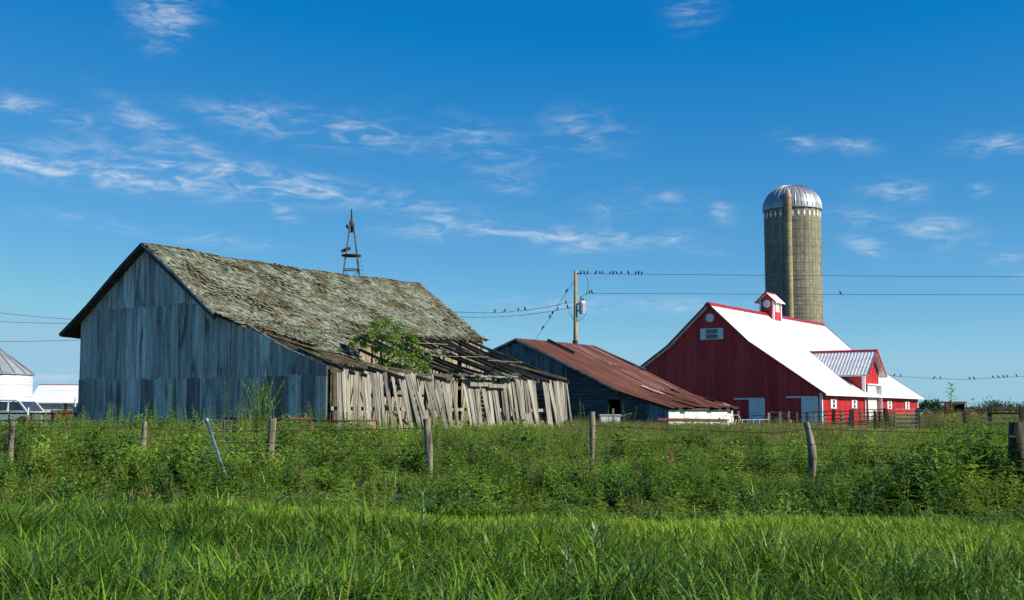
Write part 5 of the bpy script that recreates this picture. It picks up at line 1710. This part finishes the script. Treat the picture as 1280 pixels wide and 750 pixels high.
def leaf(V, Fc, p, d, up, L, w, fold=.25, curl=.25):
    """lance-shaped leaf from p along d"""
    d = d.normalized(); s = d.cross(up)
    if s.length < 1e-3: s = Vector((1, 0, 0))
    s.normalize(); u = s.cross(d)
    b0 = len(V)
    V.append(tuple(p))
    m = p + d * L * .45 + u * (.03 * L)
    V.append(tuple(m - s * w * .5 + u * fold * w * .5)); V.append(tuple(m - u * fold * w * .1)); V.append(tuple(m + s * w * .5 + u * fold * w * .5))
    V.append(tuple(p + d * L * .96 - u * L * curl))
    Fc += [(b0, b0 + 2, b0 + 1), (b0, b0 + 3, b0 + 2), (b0 + 1, b0 + 2, b0 + 4), (b0 + 2, b0 + 3, b0 + 4)]


def weed_parts(seed, h=1.0, stems=3, nodes=9, leafL=(.10, .19), leafW=.34, spread=.16, compound=True, bare=.12, taper=.55, thin=.010):
    rn = random.Random(seed)
    LV, LF = [], []
    st = MB()
    for s in range(stems):
        a = rn.uniform(0, 6.28)
        hh = h * (1 if s == 0 else rn.uniform(.55, .95))
        sp = spread * hh * (rn.uniform(.3, 1) if stems > 1 else .12)
        pts = []
        for i in range(6):
            t = i / 5
            pts.append(Vector((math.cos(a) * sp * t ** 1.3 + .012 * math.sin(9 * t + s), math.sin(a) * sp * t ** 1.3 + .012 * math.cos(7 * t + s), hh * t)))
        st.tube([tuple(p) for p in pts], [thin * (1.2 - t / 5) for t in range(6)], 4)
        ang = rn.uniform(0, 6.28)
        for k in range(nodes):
            t = bare + (1 - bare) * k / (nodes - 1)
            f = t * 5; j = min(int(f), 4); p = pts[j].lerp(pts[j + 1], f - j)
            ang += 1.57 + rn.uniform(-.3, .3)
            for side in (0, math.pi):
                az = ang + side + rn.uniform(-.3, .3)
                el = rn.uniform(.15, .75)
                d = Vector((math.cos(az) * math.cos(el), math.sin(az) * math.cos(el), math.sin(el)))
                L = rn.uniform(*leafL) * h * (1.15 - taper * t)
                if compound:
                    # a frond: midrib with small leaflets
                    Lf = L * 1.5
                    for q in range(4):
                        tq = .3 + .7 * q / 3
                        pp = p + d * Lf * tq + Vector((0, 0, -.18 * Lf * tq * tq))
                        if q == 3:
                            leaf(LV, LF, pp - d * Lf * .2, d, Vector((0, 0, 1)), Lf * .42, Lf * .14, .2, .2)
                        else:
                            for sg in (-1, 1):
                                dd = (d + d.cross(Vector((0, 0, 1))).normalized() * sg * 1.0 + Vector((0, 0, rn.uniform(-.1, .3))))
                                leaf(LV, LF, pp, dd, Vector((0, 0, 1)), Lf * .34, Lf * .13, .2, .15)
                else:
                    leaf(LV, LF, p, d, Vector((0, 0, 1)), L, L * leafW, .3, rn.uniform(.05, .35))
    return st, LV, LF


def weed_mesh(seed, leaf_mat, **k):
    st, LV, LF = weed_parts(seed, **k)
    V = list(st.v); Fc = list(st.f); mi = [0] * len(Fc)
    b = len(V); V += LV; Fc += [tuple(i + b for i in f) for f in LF]; mi += [1] * len(LF)
    return np_mesh('weed', V, Fc, [M_STEM, leaf_mat], mi)


def seedhead_mesh(seed, h=1.0, n=12):
    """clump of rank seeding grass: upright stems with slim plumes and a few blades"""
    rn = random.Random(seed)
    V, Fc = [], []
    for _ in range(n):
        a, r_ = rn.uniform(0, 6.28), .13 * math.sqrt(rn.random())
        base = Vector((r_ * math.cos(a), r_ * math.sin(a), 0))
        L = h * rn.uniform(.65, 1.0); az = rn.uniform(0, 6.28); ln_ = rn.uniform(.02, .22)
        blade(V, Fc, base, az, L, .008, ln_, .05, 4, rn.uniform(-1, 1))
        tip = base + Vector((math.cos(az) * L * (ln_ + .05), math.sin(az) * L * (ln_ + .05), L * .93))
        for q in range(7):
            p = tip - Vector((math.cos(az) * ln_, math.sin(az) * ln_, 1)) * (q * .024 * h)
            aa = rn.uniform(0, 6.28)
            leaf(V, Fc, p, Vector((math.cos(aa) * .5, math.sin(aa) * .5, 1)), Vector((0, 1, 0)), .055 * h, .018 * h, .1, .05)
        for q in range(3):
            aa = rn.uniform(0, 6.28); z = L * rn.uniform(.15, .6)
            p = base + Vector((math.cos(az) * L * ln_ * z / L, math.sin(az) * L * ln_ * z / L, z))
            leaf(V, Fc, p, Vector((math.cos(aa), math.sin(aa), rn.uniform(.3, .9))), Vector((0, 0, 1)), rn.uniform(.18, .3) * h, .018 * h, .2, .3)
    return np_mesh('seeding_grass', V, Fc, [M_WEEDDRY])


def scatter(name, libname, pts, yaw, tilt, scl, idx, tint, label, cat=None):
    """one 'stuff' object: library plants instanced on points"""
    n = len(pts)
    me = bpy.data.meshes.new(name)
    me.vertices.add(n)
    me.vertices.foreach_set('co', np.asarray(pts, np.float32).ravel())
    for nm, ty, arr in (('rot', 'FLOAT_VECTOR', np.stack([tilt[:, 0], tilt[:, 1], yaw], 1)), ('scl', 'FLOAT_VECTOR', scl), ('idx', 'INT', idx), ('tint', 'FLOAT', tint)):
        at = me.attributes.new(nm, ty, 'POINT')
        at.data.foreach_set('vector' if ty == 'FLOAT_VECTOR' else 'value', np.ascontiguousarray(arr, np.int32 if ty == 'INT' else np.float32).ravel())
    o = bpy.data.objects.new(name, me); COL.objects.link(o)
    ng = bpy.data.node_groups.new(name, 'GeometryNodeTree')
    ng.interface.new_socket('Geometry', in_out='INPUT', socket_type='NodeSocketGeometry')
    ng.interface.new_socket('Geometry', in_out='OUTPUT', socket_type='NodeSocketGeometry')
    nd, ln = ng.nodes, ng.links
    gi, go = nd.new('NodeGroupInput'), nd.new('NodeGroupOutput')
    ci = nd.new('GeometryNodeCollectionInfo'); ci.inputs['Collection'].default_value = LIB[libname]
    ci.inputs['Separate Children'].default_value = True; ci.inputs['Reset Children'].default_value = True
    ip = nd.new('GeometryNodeInstanceOnPoints'); ip.inputs['Pick Instance'].default_value = True
    def na(nm, ty):
        a = nd.new('GeometryNodeInputNamedAttribute'); a.data_type = ty; a.inputs['Name'].default_value = nm
        return a.outputs['Attribute']
    ln.new(gi.outputs[0], ip.inputs['Points']); ln.new(ci.outputs[0], ip.inputs['Instance'])
    ln.new(na('idx', 'INT'), ip.inputs['Instance Index'])
    er = nd.new('FunctionNodeEulerToRotation')
    ln.new(na('rot', 'FLOAT_VECTOR'), er.inputs[0]); ln.new(er.outputs[0], ip.inputs['Rotation'])
    ln.new(na('scl', 'FLOAT_VECTOR'), ip.inputs['Scale'])
    ln.new(ip.outputs[0], go.inputs[0])
    md = o.modifiers.new('scatter', 'NODES'); md.node_group = ng
    return tag(o, label, cat, kind='stuff')


def fbm(x, y, s, seed=0.0):
    """cheap smooth field in -1..1"""
    return (np.sin(x * s * 1.0 + 1.7 * np.sin(y * s * .8 + seed) + seed) + np.sin(y * s * 1.3 + 1.3 * np.sin(x * s * 1.1 - seed) + 2.1 * seed) + .6 * np.sin((x + y) * s * 2.3 + seed * 3)) / 2.6


def area_points(d0, d1, dens, lo=-60, hi=1340, margin=3.5):
    """random ground points between two distances, across a range of photo columns"""
    xm = max(abs(XD(lo, d1)), abs(XD(hi, d1))) + margin
    n = int((d1 - d0) * 2 * xm * dens)
    x = NR.uniform(-xm, xm, n); y = NR.uniform(d0, d1, n)
    k = (x > (lo - 640) / 1586.5 * y - margin) & (x < (hi - 640) / 1586.5 * y + margin)
    return x[k], y[k]


def in_building(x, y):
    m = np.zeros(len(x), bool)
    for O, L, W, e in ((BARN, 19.6, 14.9, .05), (SHED, 9.7, 15, .1), (REDB, 28.6, 18.8, .1)):
        u = (x - O.x) * D2.x + (y - O.y) * D2.y; v = (x - O.x) * D1.x + (y - O.y) * D1.y
        m |= (u > -.2) & (u < L) & (v > -e) & (v < W)
    return m


def px_of(x, y): return 640 + x / y * 1586.5


def put(name, libname, x, y, h, tint, label, nvar, tilt=.10, yaw=None, wide=None, keep=None, zoff=-.02, patch=0):
    if keep is not None:
        x, y, h, tint = x[keep], y[keep], h[keep], tint[keep]
        yaw = yaw[keep] if yaw is not None else None
        wide = wide[keep] if wide is not None else None
    n = len(x)
    z = gz(x, y) + zoff
    yw = NR.uniform(0, 6.283, n) if yaw is None else yaw
    tl = NR.normal(0, tilt, (n, 2))
    w = h if wide is None else wide
    s = np.stack([w, w, h], 1)
    idx = NR.integers(0, nvar, n)
    if patch:
        idx = np.clip(np.floor((.5 + .62 * fbm(x, y, patch, 4.4)) * nvar + NR.normal(0, 1.7, n)), 0, nvar - 1).astype(int)
    return scatter(name, libname, np.stack([x, y, z], 1), yw, tl, s, idx, np.clip(tint, 0, 1), label)


def build_vegetation():
    lib('long_grass_tuft', [grass_tuft(100 + i, 26, .13, (.20, .48), (.010, .018), .40, M_GRASS, (.1, .75), 5) for i in range(9)])
    lib('short_grass_tuft', [grass_tuft(200 + i, 26, .12, (.10, .25), (.010, .017), .28, M_LAWN, (.05, .5), 3) for i in range(6)])
    lib('pasture_tuft', [grass_tuft(300 + i, 34, .32, (.18, .42), (.012, .022), .3, M_LAWN, (.05, .5), 3) for i in range(5)])
    lib('leafy_weed', [weed_mesh(400 + i, (M_WEEDDARK, M_WEEDDARK, M_WEED, M_WEED, M_WEED, M_WEED, M_WEED, M_WEEDLIGHT, M_WEEDLIGHT, M_WEEDLIGHT)[i], stems=3 + i % 2, nodes=6 + i % 3, compound=(i in (4, 8)), leafL=(.18, .28) if i in (4, 8) else ((.24, .42) if i < 4 else (.18, .34)), leafW=.36 if i % 2 else .27, spread=.34) for i in range(10)])
    lib('seeding_weed', [seedhead_mesh(500 + i) for i in range(4)] + [weed_mesh(520 + i, M_WEEDDRY, stems=4, nodes=10, compound=True, leafL=(.07, .13), spread=.22) for i in range(4)])

    # long grass in front
    x, y = area_points(5.2, 16.5, 115)
    lawn_from = np.interp(px_of(x, y), [0, 300, 640, 900, 1280], [15.0, 14.2, 12.2, 10.8, 9.6]) + .5 * fbm(x, y, 1.5, 2)
    clump = fbm(x, y, 3.6, .7) * .55 + fbm(x, y, 8.1, 3.1) * .45
    keep = (y < lawn_from) & (NR.random(len(x)) < .42 + 1.2 * clump)
    h = (.80 + .50 * clump + NR.uniform(-.15, .25, len(x)))
    flow = 1.6 * fbm(x, y, .9, 5) + 1.3 * fbm(x, y, 2.2, 1) + NR.normal(0, .8, len(x)) + .2
    put('long_grass', 'long_grass_tuft', x, y, h, .40 + .25 * fbm(x, y, 1.1, 9) + NR.normal(0, .15, len(x)), 'long lush green grass combed over in clumps along the verge', 9, .12, yaw=flow, keep=keep)
    # brighter short grass strip
    x, y = area_points(7.8, 18.2, 175)
    lawn_from = np.interp(px_of(x, y), [0, 300, 640, 900, 1280], [15.0, 14.2, 12.2, 10.8, 9.6]) + .5 * fbm(x, y, 1.5, 2)
    keep = (y > lawn_from - .5) & (y < 15.4 - .2 * x + .55 * fbm(x, y, 1.2, 4) + .35 * fbm(x, y, 3.3, 1)) & (NR.random(len(x)) < .8 + .35 * fbm(x, y, 3.1, 7))
    h = .85 + .25 * fbm(x, y, 2.5, 4) + NR.uniform(-.15, .25, len(x))
    put('short_grass', 'short_grass_tuft', x, y, h, .5 + .35 * fbm(x, y, .7, 6) + NR.normal(0, .15, len(x)), 'bright short grass strip before the fence weeds', 6, .12, keep=keep)
    # weeds about the fence and up to the barns
    def weed_h(x, y):
        p = px_of(x, y)
        h = np.interp(y + .2 * np.clip(x, -9, 9) * smooth(24, 18, y), [14, 16, 18, 21, 24, 30, 38, 46, 60], [.16, .24, .38, .36, .40, .43, .48, .58, .66])
        h = h * (1.05 + .50 * fbm(x, y, .9, 2) + .38 * fbm(x, y, 2.1, 8))
        h = h + .38 * np.exp(-((p - 1205) / 60) ** 2) * smooth(17, 20, y) * smooth(27, 23, y)
        h = h + .26 * np.exp(-((p - 215) / 95) ** 2) * smooth(17, 24, y) * smooth(34, 29, y)
        h = h + .18 * np.exp(-((p - 420) / 80) ** 2) * smooth(22, 26, y) * smooth(45, 38, y)
        h = h * (1 - .55 * np.exp(-((p - 600) / 120) ** 2) * smooth(38, 46, y))      # low mound grass before the planks
        h = h * (1 - .60 * np.exp(-((p - 1090) / 120) ** 2) * smooth(27, 34, y))
        return h
    x1, y1 = area_points(12.2, 26, 19); x2, y2 = area_points(26, 52, 9.5)
    x, y = np.concatenate([x1, x2]), np.concatenate([y1, y2])
    p = px_of(x, y)
    h = weed_h(x, y) * NR.uniform(.6, 1.3, len(x))
    pr = np.where(y > 40, np.clip(1 - 1.1 * np.exp(-((p - 850) / 130) ** 2), .1, 1), 1) * (1 - .75 * np.exp(-((p - 600) / 110) ** 2) * smooth(38, 44, y))
    keep = (~in_building(x, y)) & (y > 14.9 - .2 * np.clip(x, -9, 9) + .5 * fbm(x, y, 1.7, 2)) & (NR.random(len(x)) < pr) & (NR.random(len(x)) < .74 + .55 * fbm(x, y, 1.6, 3))
    put('fence_weeds', 'leafy_weed', x, y, h, .42 + .28 * fbm(x, y, .8, 1) + .12 * smooth(17, 30, y) + NR.normal(0, .18, len(x)), 'tangled leafy green weeds along the fence and before the barn', 10, .14, wide=np.maximum(h, .45) * 1.05, keep=keep, patch=1.1)
    # rank tall grass mixed with them
    x, y = area_points(13.0, 46, 10)
    keep = ~in_building(x, y) & (y > 15.2 - .2 * np.clip(x, -9, 9)) & (NR.random(len(x)) < .45 + .6 * fbm(x, y, 1.3, 7))
    h = np.interp(y, [13, 20, 30, 46], [.8, 1.05, 1.3, 1.65]) * NR.uniform(.6, 1.3, len(x)) * .9
    put('weed_grass', 'long_grass_tuft', x, y, h, .5 + .3 * fbm(x, y, 1.0, 4) + NR.normal(0, .15, len(x)), 'rank green grass growing among the fence weeds', 9, .12, keep=keep)
    # brownish seeding growth before the shed
    x, y = area_points(36, 68, 9, lo=690, hi=1060)
    p = px_of(x, y)
    keep = ~in_building(x, y) & (NR.random(len(x)) < smooth(34, 46, y) * smooth(690, 750, p) * smooth(1065, 1000, p) + .03)
    h = np.interp(y, [36, 46, 60, 68], [.62, .80, .72, .65]) * NR.uniform(.75, 1.12, len(x))
    put('seeding_weeds', 'seeding_weed', x, y, h, .45 + .35 * fbm(x, y, .6, 2) + NR.normal(0, .2, len(x)), 'brownish seeding grass and weeds before the rusty shed', 8, .12, wide=h * 1.15, keep=keep)
    x, y = area_points(16, 47, .9)
    keep = ~in_building(x, y) & (fbm(x, y, .8, 6) > -.25)
    h = np.interp(y, [16, 24, 34, 47], [.48, .58, .72, .85]) * NR.uniform(.7, 1.25, len(x))
    put('seed_head_weeds', 'seeding_weed', x, y, h, .55 + NR.normal(0, .3, len(x)), 'scattered pale seed heads standing among the fence weeds', 8, .14, keep=keep)
    # stalks rising above the rest at the barn's foot and by the corner post
    lib('weed_stalk', [weed_mesh(600 + i, (M_WEED, M_WEEDLIGHT)[i % 2], stems=1 + i % 3, nodes=16, leafL=(.08, .15), leafW=.26, compound=False, spread=.16, bare=.2) for i in range(6)])
    xa, ya = area_points(34, 47, 1.3, lo=90, hi=470); xb, yb = area_points(18, 27, 3.0, lo=1120, hi=1270, margin=.1); xc, yc = area_points(24, 40, .35)
    x, y = np.concatenate([xa, xb, xc]), np.concatenate([ya, yb, yc])
    h = np.concatenate([NR.uniform(.8, 1.5, len(xa)), NR.uniform(.65, 1.1, len(xb)), NR.uniform(.6, .95, len(xc))])
    put('weed_stalks', 'weed_stalk', x, y, h, .6 + NR.normal(0, .2, len(x)), 'upright leafy weed stalks rising above the tangle', 6, .10, keep=~in_building(x, y))
    # pasture and yard grass
    xa, ya = area_points(36, 58, 8); xb, yb = area_points(58, 98, 3.2); xc, yc = area_points(98, 150, .9, lo=1000)
    x, y = np.concatenate([xa, xb, xc]), np.concatenate([ya, yb, yc])
    keep = ~in_building(x, y)
    h = 1.0 + .25 * fbm(x, y, .7, 3) + NR.uniform(-.2, .2, len(x))
    put('yard_grass', 'pasture_tuft', x, y, h, .55 + .3 * fbm(x, y, .4, 2) + NR.normal(0, .15, len(x)), 'bright rough grass of the farm yard and mound', 5, .1, wide=np.interp(y, [36, 60, 100], [1.1, 1.5, 2.2]), keep=keep)
    # tall brown weeds at the field edge by the corral
    x, y = area_points(84, 125, 1.6, lo=1148, hi=1330)
    h = NR.uniform(.9, 1.7, len(x))
    put('field_edge_weeds', 'seeding_weed', x, y, h, .6 + NR.normal(0, .25, len(x)), 'tall brownish weeds at the field edge beyond the corral', 8, .1, wide=h * 1.4)


build_vegetation()


def tall_weed(x, ty, D, label, seed, group=None, stems=1, leafW=.22, leafL=(.10, .17), nodes=16, mat_=None, compound=False):
    p = P(x, ty, D); g = gzf(p.x, D); h = p.z - g
    o = empty('tall_weed', (p.x, D, g - .02), seed * 1.3, label, 'weed', group)
    st, LV, LF = weed_parts(seed, h=h, stems=stems, nodes=nodes, leafL=leafL, leafW=leafW, compound=compound, spread=.2, bare=.2, taper=.6, thin=.012)
    st.build('stem', M_STEM, o)
    b = MB(); b.v = [tuple(v) for v in LV]; b.f = LF; b.m = [0] * len(LF)
    b.build('foliage', mat_ or M_WEEDTALL, o)
    return o


def build_single_plants():
    tall_weed(196, 495, 41, 'slender young weed stalk before the dark sheet metal gable', 31)
    tall_weed(214, 481, 40, 'tall leafy weed stalk with a dense pointed top before the gable', 32, nodes=26, leafL=(.08, .14))
    tall_weed(282, 469, 41, 'tallest thin weed stalk before the sheet metal gable', 33, nodes=24, leafL=(.07, .12))
    tall_weed(359, 507, 40, 'short bushy weed beside the feathery clump', 34, stems=4, nodes=14, leafL=(.07, .13))
    tall_weed(1188, 482, 21, 'tall leafy weed stalk standing above the fence by the corner post', 35, nodes=26, leafL=(.11, .19), leafW=.3)
    tall_weed(1215, 499, 21.5, 'shorter leafy weed stalk next to the tallest one by the corner post', 36, nodes=20, leafL=(.12, .2), leafW=.3)
    for i, (x, ty) in enumerate(((726, 498), (759, 506), (780, 504), (790, 508), (814, 513), (858, 515), (733, 505))):
        tall_weed(x, ty, 57 + (i % 3), 'slim weed spire standing against the dark shed wall', 40 + i, 'weed spires before the dark shed', stems=2, nodes=20, leafL=(.07, .12), leafW=.3)
    # feathery clump before the gable
    rn = random.Random(50)
    D = 39.5
    c = P(328, 520, D); g = gzf(c.x, D)
    o = empty('feathery_weed', (c.x, D, g), 0, 'pale feathery clump of arching weeds before the sheet metal gable', 'weed')
    V, Fc = [], []
    st = MB()
    for k in range(30):
        q = P(rn.uniform(298, 356), rn.choice((474, 480, 487, 495, 502)) + rn.uniform(-4, 8), D)
        base = Vector((rn.gauss(0, .22), rn.gauss(0, .2), -.02))
        tip = Vector((q.x - c.x, rn.uniform(-.4, .4), q.z - g))
        pts = [base.lerp(tip, t) + Vector((0, 0, .22 * math.sin(math.pi * t) * tip.z * .5)) for t in np.linspace(0, 1, 7)]
        st.tube([tuple(p) for p in pts], [.007, .007, .006, .006, .005, .004, .003], 4)
        for a in range(26):
            t = .25 + .75 * a / 25; f = t * 6; j = min(int(f), 5); p = pts[j].lerp(pts[j + 1], f - j)
            d = (pts[j + 1] - pts[j]).normalized() + Vector((rn.uniform(-.7, .7), rn.uniform(-.7, .7), rn.uniform(-.1, .6)))
            leaf(V, Fc, p, d, Vector((0, 1, .2)), rn.uniform(.08, .15), .024, .15, .1)
    st.build('stem', M_STEM, o)
    b = MB(); b.v = V; b.f = Fc; b.m = [0] * len(Fc); b.build('foliage', M_WEEDTALL, o)
    # milkweeds in the verge
    for i, (x, ty, D, lab) in enumerate(((528, 622, 12.6, 'pale young milkweed in the grass below the middle fence post'), (711, 700, 8.6, 'small milkweed with a pale bud, low in the verge grass'), (744, 668, 9.4, 'taller milkweed with broad leaves beside the pale bud milkweed'))):
        p = P(x, ty, D); g = gzf(p.x, D); h = p.z - g
        o = empty('milkweed', (p.x, D, g), i * 1.1, lab, 'weed')
        rn = random.Random(60 + i)
        st = MB(); st.tube([(0, 0, -.03), (.01, 0, h * .5), (0, .01, h)], [.009, .008, .005], 6); st.build('stem', material('reddish_stem_%d' % i, (.30, .20, .10), (.22, .24, .08), (9, 9, 9), .6), o)
        V, Fc = [], []
        for k in range(7):
            z = h * (.2 + .8 * k / 6)
            for s in (0, math.pi):
                a = k * 1.57 + s + rn.uniform(-.3, .3); el = .45 + .9 * k / 6
                leaf(V, Fc, Vector((0, 0, z - .02)), Vector((math.cos(a) * math.cos(el), math.sin(a) * math.cos(el), math.sin(el))), Vector((0, 0, 1)), rn.uniform(.11, .15), .05 * (1.2 - .5 * k / 6), .35, .12)
        b = MB(); b.v = V; b.f = Fc; b.m = [0] * len(Fc); b.build('foliage', M_MILKWEED, o)


build_single_plants()


def tree(name, base, h, w, label, cat, leafmat, seed, lobes, leaves, lsize, trunk_r, group=None, clumps=None):
    rn = random.Random(seed)
    o = empty(name, base, 0, label, cat, group)
    tr = MB()
    th = h * .45
    tr.tube([(0, 0, -.15), (.02 * h, 0, th * .6), (0, .02 * h, th), (.0, 0, h * .8)], [trunk_r, trunk_r * .8, trunk_r * .6, trunk_r * .2], 8)
    cs = clumps or []
    if not cs:
        for k in range(lobes):
            a = rn.uniform(0, 6.28); r_ = w * .5 * math.sqrt(rn.random()) * .75
            z = h * rn.uniform(.35, .92)
            f = math.sqrt(max(.15, 1 - ((z / h - .55) / .5) ** 2))
            cs.append((Vector((r_ * f * math.cos(a), r_ * f * math.sin(a), z)), w * rn.uniform(.13, .24)))
    for c, r_ in cs:
        m = Vector((c.x * .35, c.y * .35, min(c.z * .75, th + .2 * (c.z - th))))
        tr.tube([(0, 0, min(th * .8, m.z * .8)), tuple(m), tuple(c)], [trunk_r * .4, trunk_r * .25, trunk_r * .08], 5)
    tr.build('trunk', M_BARK, o)
    V, Fc = [], []
    for _ in range(leaves):
        c, r_ = rn.choice(cs)
        d = Vector((rn.gauss(0, 1), rn.gauss(0, 1), rn.gauss(0, .8)))
        d.normalize()
        p = c + d * r_ * rn.random() ** .4 * rn.uniform(.6, 1.15)
        ld = Vector((rn.gauss(0, 1), rn.gauss(0, 1), rn.gauss(-.2, .6)))
        s = lsize * rn.uniform(.6, 1.3)
        leaf(V, Fc, p, ld, Vector((rn.gauss(0, .4), rn.gauss(0, .4), 1)), s, s * .62, .25, .15)
    b = MB(); b.v = V; b.f = Fc; b.m = [0] * len(Fc); b.build('crown', leafmat, o)
    return o


def build_trees():
    # sapling growing up through the collapsed lean-to
    root = BARN + D2 * 6.3 + D1 * 1.9
    g = gzf(root.x, root.y)
    rn = random.Random(70)
    cl = []
    for x, y, r_ in ((470, 405, .34), (484, 404, .36), (497, 410, .34), (462, 418, .3), (478, 420, .42), (492, 424, .42), (505, 432, .36), (516, 428, .28), (524, 438, .28), (470, 435, .3), (486, 440, .46), (500, 446, .46), (514, 448, .4), (526, 456, .32), (532, 462, .22),
                    (478, 452, .36), (492, 458, .42), (508, 462, .4), (520, 466, .3), (455, 430, .2), (446, 424, .16), (440, 430, .14), (512, 420, .2), (535, 448, .18)):
        q = P(x, y, root.y + rn.uniform(-.5, .5)); cl.append((q - Vector((root.x, root.y, g)), r_))
    tree('sapling', (root.x, root.y, g), 4.6, 2.6, 'bushy green sapling growing up through the collapsed lean-to roof', 'tree', M_SAPLEAF, 71, 0, 6000, .12, .05, clumps=cl)
    # far field-edge trees
    spec = [(1158, 502, 230, 3.2), (1172, 501, 220, 3.6), (1184, 507, 240, 3), (1226, 507, 230, 3.4), (1241, 503, 215, 4), (1250, 502, 225, 4.2), (1262, 508, 230, 4), (1275, 508, 220, 5), (1292, 506, 225, 5), (1210, 511, 300, 5), (1312, 505, 230, 6)]
    names = ['low round bush at the field edge right of the red barn', 'larger round bush beside the red barn corner', 'dark flat bush beyond the tractor', 'dark small tree left of the pointed pair above the wagon', 'pointed dark tree above the wagon', 'tallest dark tree behind the wagon', 'flat dark tree right of the tallest one', 'broad dark tree near the corner post', 'broad dark tree beyond the corner post', 'hazy far tree line bush', 'large dark tree past the corner post']
    for i, (x, y, D, w) in enumerate(spec):
        q = P(x, y, D); g = gzf(q.x, D)
        tree('field_tree', (q.x, D, g), q.z - g, w * 1.5, names[i], 'tree', M_TREELEAF, 80 + i, 16, 900, .42, .1, 'trees at the field edge')


build_trees()
